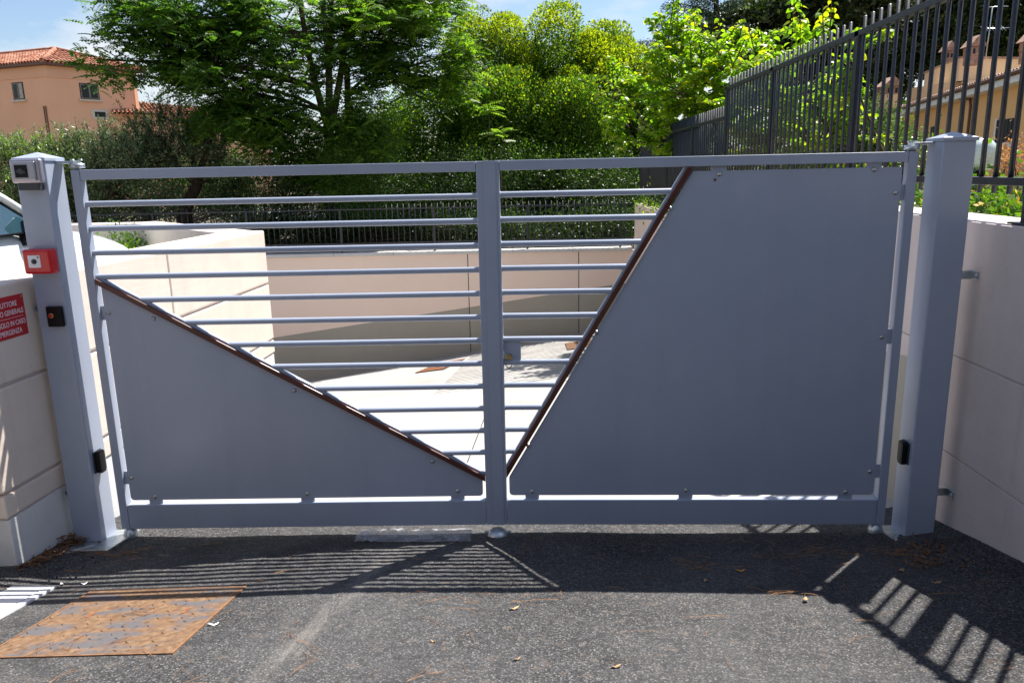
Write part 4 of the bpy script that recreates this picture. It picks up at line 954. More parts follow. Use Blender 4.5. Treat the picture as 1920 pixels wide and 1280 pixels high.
# upper storey, set back
U0 = at(1735, 128, 36); U1 = at(1800, 110, 30.5); U2 = at(1960, 98, 31.5)
def vwall(name, p, q, z0, z1, mat, th=0.4):
    return facade(T, (p.x, p.y), (q.x, q.y), z0, z1, mat, name, th)
zt_ = U1.z
facade(T, (U0.x, U0.y), (U1.x, U1.y), 2.0, zt_-0.9, MT['houseC'], 'upper_wall', 3.0, -0.35)
facade(T, (U1.x, U1.y), (U2.x, U2.y), 2.0, zt_-0.9, MT['houseC'], 'upper_wall', 3.0, -0.35)
facade(T, (U0.x, U0.y), (U1.x, U1.y), zt_-0.9, zt_, MT['houseC'], 'parapet', 0.3)
facade(T, (U1.x, U1.y), (U2.x, U2.y), zt_-0.9, zt_, MT['houseC'], 'parapet', 0.3)
facade(T, (U0.x, U0.y), (U1.x, U1.y), zt_-0.001, zt_+0.08, MT['tileold'], 'parapet_cap', 0.4, 0.05)
facade(T, (U1.x, U1.y), (U2.x, U2.y), zt_-0.001, zt_+0.08, MT['tileold'], 'parapet_cap', 0.4, 0.05)
Lu = (Vector((U1.x, U1.y))-Vector((U0.x, U0.y))).length
T.part('window', fac_box((U0.x, U0.y), (U1.x, U1.y), Lu*0.52, Lu*0.66, zt_-3.4, zt_-1.1, -0.345, -0.30), MT['glassdark'])
def chimney(px, py, y, w_, h, label):
    p = at(px, py, y); r_ = w_/2
    o = MB().box((p.x-r_, p.y-r_, p.z-h), (p.x+r_, p.y+r_, p.z)); c = T.part('chimney', o, MT['houseC'] if 'tall' in label else MT['brick'], 0.01, label=label)
    T.part('chimney_head', MB().box((p.x-r_-0.02, p.y-r_-0.02, p.z), (p.x+r_+0.02, p.y+r_+0.02, p.z+0.35)), MT['brick'], 0.01, parent=c)
    for k in (-1, 1): T.part('smoke_slot', MB().box((p.x+k*r_*0.45-0.05, p.y-r_-0.024, p.z+0.06), (p.x+k*r_*0.45+0.05, p.y-r_-0.0205, p.z+0.26)), MT['dark'], parent=c)
    e_ = r_+0.12; T.part('chimney_roof', MB().add([(p.x-e_, p.y-e_, p.z+0.35), (p.x+e_, p.y-e_, p.z+0.35), (p.x+e_, p.y+e_, p.z+0.35), (p.x-e_, p.y+e_, p.z+0.35), (p.x, p.y-e_, p.z+0.78), (p.x, p.y+e_, p.z+0.78)], [(0,1,4),(1,2,5,4),(2,3,5),(3,0,4,5)]), MT['brick'], parent=c)
chimney(1824, 106, 29.8, 0.50, 0.35, 'large brick chimney with pitched tiled hood'); chimney(1776, 112, 34, 0.36, 0.3, 'smaller brick chimney behind the parapet')
chimney(1666, 178, 34, 0.75, 3.0, 'tall rendered chimney with brick head at the left end of the roof'); chimney(1930, 96, 30, 0.5, 0.5, 'brick chimney at the right edge')
for (px0, px1, py, hh) in ((1872, 1906, 226, 40),):
    pa = on_plane(px0, py, (A.x+n_.x*-0.35, A.y+n_.y*-0.35, 0), (n_.x, n_.y, 0)); pb = on_plane(px1, py+hh, (A.x-0.35*n_.x, A.y-0.35*n_.y, 0), (n_.x, n_.y, 0))
    sa = (Vector(pa)-A).dot(d); sb = (Vector(pb)-A).dot(d); s0, s1 = min(sa, sb), max(sa, sb)
    w_ = T.part('window', fac_box(a, b, s0, s1, pb[2], pa[2], -0.345, -0.30), MT['dark'])
    T.part('window_surround', fac_box(a, b, s0-0.16, s0, pb[2]-0.12, pa[2]+0.05, -0.345, -0.31), MT['fascia'], parent=w_)
    T.part('window_surround', fac_box(a, b, s0, s1+0.1, pb[2]-0.14, pb[2], -0.345, -0.28), MT['fascia'], parent=w_)
    for k in range(6): t = s0+(s1-s0)*(k+0.5)/6; T.part('window_bar', fac_box(a, b, t-0.012, t+0.012, pb[2], pa[2], -0.299, -0.28), MT['dgrey'], parent=w_)
pa = on_plane(1748, 238, (A.x-0.35*n_.x, A.y-0.35*n_.y, 0), (n_.x, n_.y, 0)); sa = (Vector(pa)-A).dot(d)
T.part('window', fac_box(a, b, sa-0.1, sa+0.35, pa[2]-0.7, pa[2], -0.345, -0.32), MT['dark'], label='narrow dark window low on the ochre wall')
pa = on_plane(1822, 200, (A.x-0.3*n_.x, A.y-0.3*n_.y, 0), (n_.x, n_.y, 0)); sa = (Vector(pa)-A).dot(d)
q = [vp(sa-1.6, 0.08, zev(sa-1.6)), vp(sa-0.1, -0.26, pa[2]+0.25), vp(sa, -0.26, pa[2]), vp(sa, -0.26, 1.2)]
T.part('downpipe', MB().tube(q, 0.05, 8), MT['pipe'])
an = at(1848, 110, 30.2)
TA = Thing('roof_antenna', 'thin television aerial standing on the flat roof of the villa', 'antenna', tuple(an))
TA.part('mast', MB().tube([an, an+Vector((0.05, 0, 2.0))], 0.02, 6), MT['galv'])
for z, wd in ((1.98, 0.75), (1.15, 0.9)): TA.part('boom', MB().tube([an+Vector((-wd*0.3, 0, z)), an+Vector((wd*0.9, 0, z+0.02))], 0.016, 5), MT['galv'])
mb = MB()
for k in range(8): c = an+Vector((-0.25+0.12*k, 0, 1.16)); mb.tube([c+Vector((0, -0.18, -0.12)), c+Vector((0, 0.18, 0.12))], 0.008, 4)
TA.part('rods', mb, MT['galv'])
# pale block of the town showing through a gap, white van with dark letters behind the low fence
tb = at(388, 290, 90); T = Thing('town_block', 'pale grey apartment block far away, glimpsed through the trees left of centre', 'building', (tb.x, tb.y, 0))
T.part('wall', MB().box((tb.x-2.4, tb.y, 0), (tb.x+1.6, tb.y+6, tb.z+1.6)), MT['town']); T.part('roof_box', MB().box((tb.x-2.0, tb.y+1, tb.z+1.6), (tb.x-0.9, tb.y+3, tb.z+2.6)), MT['town'])
for r_ in range(2):
    for k in range(3): T.part('window', MB().box((tb.x-2.0+1.1*k, tb.y-0.03, tb.z-0.6+1.0*r_), (tb.x-1.4+1.1*k, tb.y-0.01, tb.z-0.1+1.0*r_)), MT['cloth'])
vb = at(440, 405, 16.2); ve = at(585, 437, 16.2)
T = Thing('parked_van', 'white van with dark letters on its side, parked beyond the low fence among leaves', 'van', (vb.x+0.9, 17, 0.1))
T.part('body', MB().box((vb.x-0.1, 16.2, 0.35), (ve.x+0.3, 17.9, vb.z-0.06)), MT['carpaint'], 0.05)
T.part('cab_roof', MB().box((vb.x+0.15, 15.25, vb.z-0.05), (vb.x+1.1, 17.7, vb.z+0.10)), MT['carpaint'], 0.04)
for xx in (vb.x+0.35, ve.x-0.15): T.part('wheel', MB().tube([(xx, 16.19, 0.4), (xx, 16.4, 0.4)], 0.3, 20), MT['rubber'])
text_part(T, 'atto Bel', 0.26, (vb.x+1.25, 16.185, at(480, 440, 16.2).z-0.02), (math.pi/2, 0, 0), MT['ink'], align='CENTER')
# globe garden lamps
for (px, py, yy, lab) in ((1836, 290, 1.9, 'milky globe garden lamp beside the top of the right gate post'), (1741, 372, 2.6, 'lower milky globe lamp half hidden behind the right gate post')):
    g_ = at(px, py, yy); T = Thing('globe_lamp', lab, 'garden lamp', (g_.x, g_.y, 1.42), 'globe garden lamps'); r_ = 0.118 if yy < 2 else 0.10
    prof = [(max(0.0005, r_*math.sin(t)), -r_*math.cos(t)) for t in np.linspace(0.25, math.pi, 16)]
    T.part('globe', MB().lathe(prof, g_, 28), MT['globe'])
    T.part('bulb', MB().lathe([(0.02, -0.08), (0.028, -0.03), (0.02, 0.02), (0.001, 0.035)], g_, 12), MT['white'])
    T.part('collar', MB().tube([g_-Vector((0, 0, r_+0.02)), g_-Vector((0, 0, r_-0.03))], 0.05, 16), MT['black'])
    if g_.z-r_ > 1.5: T.part('pole', MB().tube([(g_.x, g_.y, 1.3), g_-Vector((0, 0, r_))], 0.024, 10), MT['black'])
    else: T.part('pole', MB().tube([(g_.x, g_.y, 1.0), g_-Vector((0, 0, r_))], 0.024, 10), MT['black'])
#TREES
# ------------------------------------------------------------------ TREES AND PLANTS
def bez(a, b, bend, n=7):
    a, b = Vector(a), Vector(b); m = a.lerp(b, 0.5)+Vector(bend); out_ = []
    for i in range(n):
        t = i/(n-1); out_.append(a*(1-t)**2+m*2*t*(1-t)+b*t*t)
    return out_
def rand_in(c, r, n, shell=0.0):
    d_ = norm(rng.normal(size=(n, 3))); rr = rng.uniform(shell, 1, (n, 1))**(1/2.2); return np.array(c)+d_*rr*np.array(r)
def finish_leaves(T, name, V, k, mats, mi=None, label=None):
    V = np.asarray(V).reshape(-1, 3)-np.array(T.loc)
    me = fastmesh(name, V, k, mats, mi); o = bpy.data.objects.new(name, me); C.objects.link(o); o.parent = T.e; o['kind'] = 'stuff'
    if label: o['label'] = label
    return o
def branches(T, name, segs, mat):
    mb = MB()
    for pts, r0, r1, n in segs: mb.tube(pts, list(np.linspace(r0, r1, len(pts))), n, False)
    return T.part(name, mb, mat)

# --- tall ailanthus-like tree with feathery compound leaves, behind the low fence
base = at(622, 440, 14.6); base.z = 0.05
T = Thing('feathery_tree', 'big green tree with several stems and feathery compound leaves behind the low fence', 'tree', tuple(base))
stems = []; tips = []
tops = [at(596, -60, 14.3), at(628, -90, 14.8), at(660, -60, 15.0), at(560, -20, 14.0)]
fork = at(618, 250, 14.6)
trunk = [(bez(base, fork, (0.05, 0, 0)), 0.17, 0.14, 10), (bez(base+Vector((0.28, 0.2, 0)), at(650, 120, 15), (0.1, 0, 0)), 0.11, 0.07, 8)]
for tp in tops: trunk.append((bez(fork, tp, (random.uniform(-.2, .2), 0, 0)), 0.09, 0.05, 8))
limbs = []
blobs = []   # (px, py, y, rpx, rpy, n clumps)
for (px, py, yy, rx, ry, n_) in ((310, 30, 12.8, 85, 60, 22), (330, 120, 13.2, 60, 40, 9), (420, 30, 13.6, 120, 90, 30), (400, 130, 13.0, 90, 50, 14), (520, 60, 14.2, 120, 110, 28), (480, 170, 13.6, 110, 70, 20),
        (440, 230, 13.4, 55, 25, 7), (182, 112, 12.6, 30, 8, 1), (225, 140, 12.7, 25, 10, 1), (560, 240, 14.0, 80, 60, 16), (680, 40, 15.2, 110, 90, 22), (760, 10, 15.8, 90, 50, 13), (790, 30, 15.6, 75, 50, 9), (730, 130, 15.0, 70, 50, 10), (850, 105, 15.0, 45, 30, 4),
        (670, 240, 13.8, 55, 60, 16), (600, 330, 14.2, 60, 50, 10), (700, 10, 14.5, 160, 60, 20), (820, 150, 15.2, 70, 50, 9)):
    blobs.append((at(px, py, yy), rx*0.0127, ry*0.0127, n_))
clump = []
roots = [p for (pts, *_ ) in trunk[2:] for p in pts[1:]]+[fork, at(650, 180, 15)]
for (c, rx, rz_, n_) in blobs:
    hub = min(roots, key=lambda p: (p-c).length+abs(p.z-c.z+0.7)*0.4)
    limbs.append((bez(hub, c, (0, 0, 0.25), 8), 0.045, 0.022, 6))
    for q in rand_in(c, (rx, max(0.7, rx*0.8), rz_), n_):
        st_ = Vector(c)+(Vector(q)-c)*0.25
        limbs.append((bez(st_, q, (0, 0, 0.12), 5), 0.018, 0.006, 4)); clump.append(q)
branches(T, 'trunk', trunk, MT['bark']); branches(T, 'branches', limbs, MT['bark'])
clump = np.array(clump)
# compound leaves
def frond_template(pairs=6, ln=0.33, ll=0.118, lw=0.064):
    V = []
    for i in range(pairs):
        t = (i+0.8)/pairs; x = ln*t; z = -0.22*ln*t*t
        s_ = ll*(1.0-0.45*t)
        for sg in (1, -1):
            dx, dy, dz = 0.30*s_, sg*0.92*s_, -0.28*s_
            V += [(x, 0, z), (x+dx*0.4-lw/2, dy*0.4, z+dz*0.2), (x+dx, dy, z+dz), (x+dx*0.4+lw/2, dy*0.45, z+dz*0.25)]
    x = ln; z = -0.22*ln; V += [(x, 0, z), (x+ll*0.25, -lw*0.4, z-0.01), (x+ll*0.6, 0, z-0.04), (x+ll*0.25, lw*0.4, z-0.01)]
    return np.array(V)
def fronds(P, D, tmpl, scale=1.0, tiltv=0.35):
    n = len(P); D = D.copy(); D = norm(D); up = norm(np.array([0, 0, 1.0])+rng.normal(size=(n, 3))*tiltv)
    Y = norm(np.cross(up, D)); Z = np.cross(D, Y); s_ = scale*rng.uniform(0.7, 1.2, (n, 1, 1))
    return (P[:, None, :]+s_*(tmpl[None, :, 0:1]*D[:, None, :]+tmpl[None, :, 1:2]*Y[:, None, :]+tmpl[None, :, 2:3]*Z[:, None, :])).reshape(-1, 3)
tm = frond_template()
nper = 40; P_ = np.repeat(clump, nper, 0)+rng.normal(size=(len(clump)*nper, 3))*np.array([0.26, 0.26, 0.19])
a_ = rng.uniform(0, 2*np.pi, len(P_)); D_ = np.stack([np.cos(a_), np.sin(a_), rng.uniform(-0.55, 0.35, len(P_))], 1)
V = fronds(P_, D_, tm); nq = len(tm)//4
young = (rng.uniform(size=len(P_)) < np.clip(0.25+(P_[:, 0]-fork.x)*0.10, 0.08, 0.6)).astype(int)
finish_leaves(T, 'crown', V, 4, [MT['leafail'], MT['leafailb']], np.repeat(young, nq))

# --- lower, finer dark green shrubs in front of the trunk and hedge behind the low fence
def shrub(label, name, cat, cs, mats, n, size, width=0.65, group=None, frac=0.2, stems_=6, base_z=0.1, trunkmat='barkdark', rad=0.03, upb=0.6, part='foliage'):
    c0 = Vector(cs[0][0]); T = Thing(name, label, cat, (c0.x, c0.y, base_z), group)
    segs = []
    for (c, r) in cs:
        for k in range(stems_):
            q = rand_in(c, np.array(r)*0.8, 1)[0]; segs.append((bez((c0.x+random.uniform(-.15, .15), c0.y+random.uniform(-.15, .15), base_z), q, (random.uniform(-.2, .2), 0, 0.1), 6), rad, rad*0.25, 5))
    branches(T, 'stems', segs, MT[trunkmat])
    tot = sum(r[0]*r[2] for c, r in cs); V = []; mi = []
    for (c, r) in cs:
        m = int(1.7*n*r[0]*r[2]/tot)
        ncl = max(6, m//70); cc = rand_in(c, r, ncl, 0.25); idx = rng.integers(0, ncl, m)
        cs_ = size*2.6+0.10*min(r); P = cc[idx]+rng.normal(size=(m, 3))*cs_
        D = norm(P-np.array(c))+rng.normal(size=(m, 3))*0.7; V.append(leaf_quads(P, D, size, width, upb))
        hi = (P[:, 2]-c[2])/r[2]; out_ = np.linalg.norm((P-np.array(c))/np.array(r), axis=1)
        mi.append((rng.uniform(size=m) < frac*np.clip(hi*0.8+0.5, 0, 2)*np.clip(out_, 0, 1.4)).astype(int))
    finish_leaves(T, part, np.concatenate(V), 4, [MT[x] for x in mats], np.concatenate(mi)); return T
sc = lambda y: (y+3.67)/1427.7
def bl(px, py, y, rx, ry, dy=None): return (tuple(at(px, py, y)), (rx*sc(y), (dy or max(0.5, rx*sc(y)*0.7)), ry*sc(y)))
shrub('fine-leaved green shrub in front of the stems of the feathery tree', 'leafy_shrub', 'shrub', [bl(690, 265, 13.6, 55, 65), bl(655, 330, 13.5, 60, 70), bl(690, 390, 13.5, 50, 40)], ('leafail', 'leafailb'), 15000, 0.045, 0.45, frac=0.3)
shrub('dark evergreen shrub left of the feathery tree trunk, above the low fence', 'dark_shrub', 'shrub', [bl(480, 350, 14.4, 80, 60), bl(420, 370, 14.6, 60, 40), bl(560, 380, 14.2, 60, 60), bl(560, 300, 14.9, 60, 50)], ('leafdark', 'leafail'), 16000, 0.05, 0.5, frac=0.15)

# --- privet trees: rounded domes, yellow-green at the tips
def dome_tree(label, px, ptop, y, rpx, bottom=470, n=26000, tips=1.0):
    s_ = sc(y); top = at(px, ptop, y); c0 = at(px, bottom, y); r = rpx*s_
    T = Thing('privet_tree', label, 'tree', (c0.x, y, 0.1), 'row of privet trees behind the low fence')
    H_ = top.z-0.1; segs = []
    for k in range(5):
        q = Vector((c0.x+random.uniform(-.7, .7)*r, y+random.uniform(-.5, .5), 0.1+H_*random.uniform(0.6, 0.9))); segs.append((bez((c0.x+random.uniform(-.2, .2), y+random.uniform(-.2, .2), 0.1), q, (0, 0, 0), 7), 0.07, 0.02, 6))
    branches(T, 'trunk', segs, MT['barkdark'])
    # crown: many bumps over a tall rounded body
    V = []; mi = []
    n = int(n*2.5); nb = 80; t = rng.uniform(0.10, 1.0, nb); ang = rng.uniform(0, 2*np.pi, nb)
    # profile radius with height: full body, hemispherical top
    cz = 0.1+H_*t*0.93; hr = np.where(t > 0.72, np.sqrt(np.clip(1-((t-0.72)/0.28)**2, 0, 1)), 0.80+0.2*(t/0.72))
    bx = c0.x+(top.x-c0.x)*t+np.cos(ang)*r*hr*0.72; byy = y+np.sin(ang)*r*0.9*hr*0.72
    br = rng.uniform(0.30, 0.5, nb)*r
    m = n//nb
    for i in range(nb):
        d_ = norm(rng.normal(size=(m, 3))); rr = br[i]*(1-0.35*rng.uniform(size=(m, 1))**2.5)
        P = np.array([bx[i], byy[i], cz[i]])+d_*rr*np.array([1, 1, 1.15]); P[:, 2] = np.minimum(P[:, 2], top.z+rng.normal(size=m)*0.05)
        D = d_+rng.normal(size=(m, 3))*0.55+np.array([0, 0, 0.35]); V.append(leaf_quads(P, D, 0.074, 0.55, 0.5))
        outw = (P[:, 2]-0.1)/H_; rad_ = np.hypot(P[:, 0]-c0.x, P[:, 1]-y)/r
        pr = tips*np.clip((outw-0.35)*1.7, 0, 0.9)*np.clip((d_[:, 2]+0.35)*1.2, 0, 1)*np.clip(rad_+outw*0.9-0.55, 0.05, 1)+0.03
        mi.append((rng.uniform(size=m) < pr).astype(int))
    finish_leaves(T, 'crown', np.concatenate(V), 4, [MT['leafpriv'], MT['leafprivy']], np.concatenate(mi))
dome_tree('left privet tree of the row, its rounded yellow-green top beside the feathery tree', 915, 14, 19.5, 85, n=34000)
dome_tree('tallest privet tree of the row, with a broad yellow-green dome in the middle', 1045, 12, 19.0, 92, n=42000)
dome_tree('third privet tree of the row, its lower yellow-green dome right of the tallest', 1138, 40, 19.4, 78, n=34000)
dome_tree('rightmost privet tree of the row, short and bright yellow next to the railing', 1180, 92, 18.2, 72, n=30000)
dome_tree('dark privet tree filling the gap right of the feathery tree trunk', 800, 150, 18.6, 90, n=22000, tips=0.25)
dome_tree('low dark privet tree directly behind the feathery tree trunk', 700, 235, 18.0, 80, n=13000, tips=0.1)
dome_tree('small front privet tree with yellow tips standing before the tallest dome', 950, 130, 17.4, 75, n=22000, tips=0.3)
dome_tree('broad dark privet tree in front of the rightmost domes', 1085, 150, 17.2, 85, n=26000, tips=0.25)
# hedge filling low between the fence and the trees
hs = []
for px in range(470, 1200, 55): hs.append(bl(px, 432+random.uniform(-8, 10), 13.7+random.uniform(-.2, .3), 42, 34, 0.5))
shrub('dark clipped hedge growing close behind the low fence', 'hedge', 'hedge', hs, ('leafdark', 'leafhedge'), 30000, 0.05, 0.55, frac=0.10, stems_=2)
hs = []
for px in range(560, 1220, 70): hs.append(bl(px, 350+random.uniform(-20, 20), 15.2+random.uniform(-.3, .3), 55, 60, 0.7))
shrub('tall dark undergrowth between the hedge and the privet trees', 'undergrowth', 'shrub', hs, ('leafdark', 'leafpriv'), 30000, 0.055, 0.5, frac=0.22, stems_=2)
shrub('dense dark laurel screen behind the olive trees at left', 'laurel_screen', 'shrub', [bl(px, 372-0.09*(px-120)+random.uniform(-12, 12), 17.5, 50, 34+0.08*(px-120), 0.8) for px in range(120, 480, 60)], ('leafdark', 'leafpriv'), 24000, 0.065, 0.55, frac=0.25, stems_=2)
# ailanthus saplings in front of the privet row
for (px, pb, pt, yy, lab) in ((918, 330, 195, 14.6, 'taller slim sapling with a feathery tuft before the privet trees'), (938, 330, 242, 14.2, 'shorter slim sapling with a feathery tuft, right of the taller one')):
    b_ = at(px, pb, yy); t_ = at(px-2, pt, yy); b_.z = 0.1; T = Thing('sapling', lab, 'sapling', tuple(b_))
    branches(T, 'stem', [(bez(b_, t_, (0.05, 0, 0)), 0.018, 0.010, 6)], MT['bark'])
    n = 15; a_ = np.linspace(0, 2*np.pi, n, endpoint=False)+0.3; P_ = np.tile(np.array(t_), (n, 1))+rng.normal(size=(n, 3))*0.05+np.array([0, 0, -0.1])*rng.uniform(0, 2.5, (n, 1))
    D_ = np.stack([np.cos(a_), np.sin(a_), rng.uniform(-0.1, 0.5, n)], 1)
    finish_leaves(T, 'leaves', fronds(P_, D_, tm, 1.05), 4, [MT['leafailb']])

# --- bright broad-leaved tree leaning over the stepped railing
def broad_leaf_template():
    # heart-shaped leaf, folded along the midrib and curled down at the tip: two pentagon halves
    L_, W = 1.0, 0.42
    a = [(0, 0, 0), (0.10, W*0.75, 0.05), (0.38, W, 0.02), (0.72, W*0.6, -0.12), (L_, 0, -0.34)]
    b = [(0, 0, 0), (L_, 0, -0.34), (0.72, -W*0.6, -0.12), (0.38, -W, 0.02), (0.10, -W*0.75, 0.05)]
    mid = [(0.42, 0, -0.06)]
    V = []
    V += a[:3]+[a[3]]+[(0.45, 0, -0.075)]
    V += [(0.45, 0, -0.075), a[3], a[4], b[2], (0.45, 0, -0.0751)]
    V += [(0.45, 0, -0.075), b[2], b[3], b[4], b[0]]
    return np.array(V)
blt = broad_leaf_template()
def broad(P, D, size, tiltv=0.5, var=0.3):
    n = len(P); D = norm(D); up = norm(np.array([0, 0, 1.0])+rng.normal(size=(n, 3))*tiltv); Y = norm(np.cross(up, D)); Z = np.cross(D, Y)
    s_ = size*(1+var*rng.uniform(-1, 1, (n, 1, 1)))
    return (P[:, None, :]+s_*(blt[None, :, 0:1]*D[:, None, :]+blt[None, :, 1:2]*Y[:, None, :]+blt[None, :, 2:3]*Z[:, None, :])).reshape(-1, 3)
def mulberry(label, base, blobs_, shoots, n_per=190, size=0.076, indiv=0):
    T = Thing('broadleaf_tree', label, 'tree', tuple(base)); segs = []; P = []; D = []; Y_ = []
    hub = Vector(base)+Vector((0, 0, 0.35)); segs.append((bez(base, hub, (0.02, 0, 0)), 0.09, 0.07, 8))
    for (c, r, n_) in blobs_:
        c = Vector(c); segs.append((bez(hub, c, (0, 0, -0.3), 8), 0.020, 0.010, 6))
        for q in rand_in(c, r, n_, 0.2):
            q = Vector(q); d0 = (q-c).normalized()*0.7+Vector((0, 0, 0.35)); e_ = q+d0*random.uniform(0.25, 0.5)
            pts = bez(c.lerp(q, 0.3), e_, (0, 0, 0.1), 9); segs.append((pts, 0.012, 0.003, 4))
            for k in range(n_per//3):
                t = random.uniform(0.25, 1); i = t*8; p = pts[int(min(i, 7))].lerp(pts[int(min(i, 7))+1], i-int(min(i, 7)))
                a = random.random()*6.28; dd = Vector((math.cos(a), math.sin(a), random.uniform(-0.5, 0.3))); P.append(p+dd*0.04); D.append(dd); Y_.append(t > 0.82)
    for (b0, e0) in shoots:
        pts = bez(b0, e0, (random.uniform(-.05, .05), 0, 0.05), 12); segs.append((pts, 0.012, 0.004, 5)); L_ = (Vector(e0)-Vector(b0)).length; m = int(L_/0.028)
        for k in range(m):
            t = k/m; i = t*11; j = int(min(i, 10)); p = pts[j].lerp(pts[j+1], i-j); a = k*2.4
            dd = Vector((math.cos(a), math.sin(a), random.uniform(-0.5, 0.0))); P.append(p+dd*0.03); D.append(dd); Y_.append(t > 0.55)
    tag(branches(T, 'branches', segs, MT['bark']), kind='stuff')
    P = np.array(P); D = np.array(D); Y_ = np.array(Y_)&(rng.uniform(size=len(P)) < 0.4)
    # the leaves nearest the viewer are single parts, the rest one mass
    dist = np.linalg.norm(P-CAM, axis=1); order = np.argsort(dist); pick = order[:indiv]; rest = order[indiv:]
    finish_leaves(T, 'crown', broad(P[rest], D[rest], size), 5, [MT['leafmul'], MT['leafmuly']], np.repeat(Y_[rest].astype(int), 3))
    if indiv:
        lm = [fastmesh('leaf', blt, 5, [MT['leafmul']]), fastmesh('leaf', blt, 5, [MT['leafmuly']])]
        for i in pick:
            d_ = Vector(D[i]).normalized(); up = (Vector((0, 0, 1))+Vector(rng.normal(size=3)*0.4)).normalized(); yv = up.cross(d_).normalized(); zv = d_.cross(yv)
            o = bpy.data.objects.new('leaf', lm[int(Y_[i])]); C.objects.link(o); o.parent = T.e
            s_ = size*random.uniform(0.8, 1.25); m_ = Matrix((d_, yv, zv)).transposed().to_4x4()
            o.matrix_local = Matrix.Translation(Vector(P[i])-Vector(T.loc)) @ m_ @ Matrix.Scale(s_, 4)
mulberry('bright yellow-green broad-leaved tree spilling over the stepped railing', (6.0, 8.6, 1.0),
    [((*at(1262, 155, 9.3),), (0.8, 0.9, 0.6), 30), ((*at(1190, 240, 9.8),), (0.6, 0.6, 0.45), 14), ((*at(1300, 170, 8.6),), (0.85, 0.9, 0.6), 30), ((*at(1290, 250, 9.0),), (0.7, 0.7, 0.5), 18), ((*at(1375, 120, 8.0),), (0.65, 0.8, 0.5), 24), ((*at(1400, 190, 8.2),), (0.7, 0.8, 0.6), 24),
     ((*at(1150, 180, 10.0),), (0.35, 0.4, 0.35), 6), ((*at(1240, 200, 9.9),), (0.7, 0.6, 0.5), 22), ((*at(1340, 230, 8.9),), (0.6, 0.6, 0.5), 20), ((*at(1250, 90, 9.3),), (0.4, 0.6, 0.45), 12), ((*at(1180, 265, 10.2),), (0.45, 0.4, 0.25), 6)],
    [(at(1268, 130, 9), at(1275, -20, 9)), (at(1285, 110, 9.1), at(1283, 10, 9.1)), (at(1345, 90, 8.2), at(1350, 30, 8.2)), (at(1230, 260, 9), at(1140, 150, 9.4)), (at(1215, 270, 9.5), at(1130, 258, 9.9)), (at(1310, 80, 8.5), at(1322, 35, 8.5)), (at(1385, 80, 8.2), at(1388, 32, 8.2))], indiv=160)
mulberry('second bright broad-leaved tree with tall upright shoots, right behind the high railing', (6.6, 5.6, 1.2),
    [((*at(1440, 200, 6.6),), (0.55, 0.6, 0.6), 22), ((*at(1500, 170, 5.8),), (0.42, 0.5, 0.55), 16), ((*at(1530, 270, 5.6),), (0.45, 0.5, 0.4), 14), ((*at(1450, 290, 6.6),), (0.5, 0.5, 0.35), 12), ((*at(1590, 110, 5.0),), (0.22, 0.3, 0.35), 5)],
    [(at(1485, 150, 6), at(1490, -10, 6)), (at(1360, 110, 8.2), at(1375, 55, 8.2)), (at(1430, 110, 6.5), at(1425, 50, 6.5)), (at(1320, 110, 8.5), at(1300, 30, 8.5)), (at(1497, 100, 6), at(1500, 5, 6)), (at(1552, 100, 5.2), at(1560, -15, 5.2)), (at(1545, 90, 5.2), at(1543, 10, 5.2)), (at(1420, 130, 6.5), at(1400, 45, 6.5)), (at(1440, 110, 6.5), at(1452, 62, 6.5)), (at(1600, 110, 5), at(1612, 45, 5))], indiv=130)

# --- dark evergreen background at right: stone pines and cypress
def pine(label, base, blobs_, mats, n, size, trunk_to, name='pine_tree', r0=0.3, frac=0.3, droop=-0.2):
    T = Thing(name, label, 'tree', tuple(base)); segs = [(bez(base, trunk_to, (0.3, 0, 0), 9), r0, r0*0.5, 10)]; V = []; mi = []
    tot = sum(r[0]*r[2] for c, r in blobs_)
    for (c, r) in blobs_:
        segs.append((bez(trunk_to, c, (0, 0, -0.3), 7), r0*0.4, r0*0.12, 6)); m = int(1.8*n*r[0]*r[2]/tot)
        ncl = max(10, m//110); cc = rand_in(c, r, ncl, 0.35); idx = rng.integers(0, ncl, m)
        off = rng.normal(size=(m, 3))*np.array([0.30, 0.30, 0.16])*(0.6+0.1*max(r)); P = cc[idx]+off; D = norm(off)*0.8+rng.normal(size=(m, 3))*0.5+np.array([0, 0, 0.35])
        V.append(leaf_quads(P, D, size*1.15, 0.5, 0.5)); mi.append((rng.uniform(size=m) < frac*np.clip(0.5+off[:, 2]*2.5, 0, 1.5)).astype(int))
    branches(T, 'trunk', segs, MT['barkdark']); finish_leaves(T, 'crown', np.concatenate(V), 4, [MT[x] for x in mats], np.concatenate(mi)); return T
pb = lambda px, py, y, rx, ry, dy=2.0: (tuple(at(px, py, y)), (rx*sc(y), dy, ry*sc(y)))
def gb(px, y, z=1.0): q = at(px, 300, y); q.z = z; return q
pine('large dark stone pine rising behind the bright tree and the high railing', gb(1480, 34), [pb(1400, 60, 33, 65, 45), pb(1340, 80, 34, 45, 25), pb(1480, 30, 33, 100, 60), pb(1560, 60, 33, 90, 80), pb(1470, 130, 35, 60, 50), pb(1600, 0, 32, 100, 70)], ('leafpine', 'leafolive'), 42000, 0.20, at(1500, 100, 34), frac=0.16)
pine('dark pine behind the villa chimneys, its leaning trunks showing between the railing bars', gb(1665, 42), [pb(1700, 40, 41, 110, 90), pb(1790, 20, 42, 110, 90), pb(1880, 30, 42, 100, 90), pb(1640, 140, 42, 60, 60), pb(1760, 90, 43, 90, 50), pb(1960, 40, 42, 90, 100)], ('leafpine', 'leafailb'), 52000, 0.22, at(1690, 120, 42), frac=0.10)
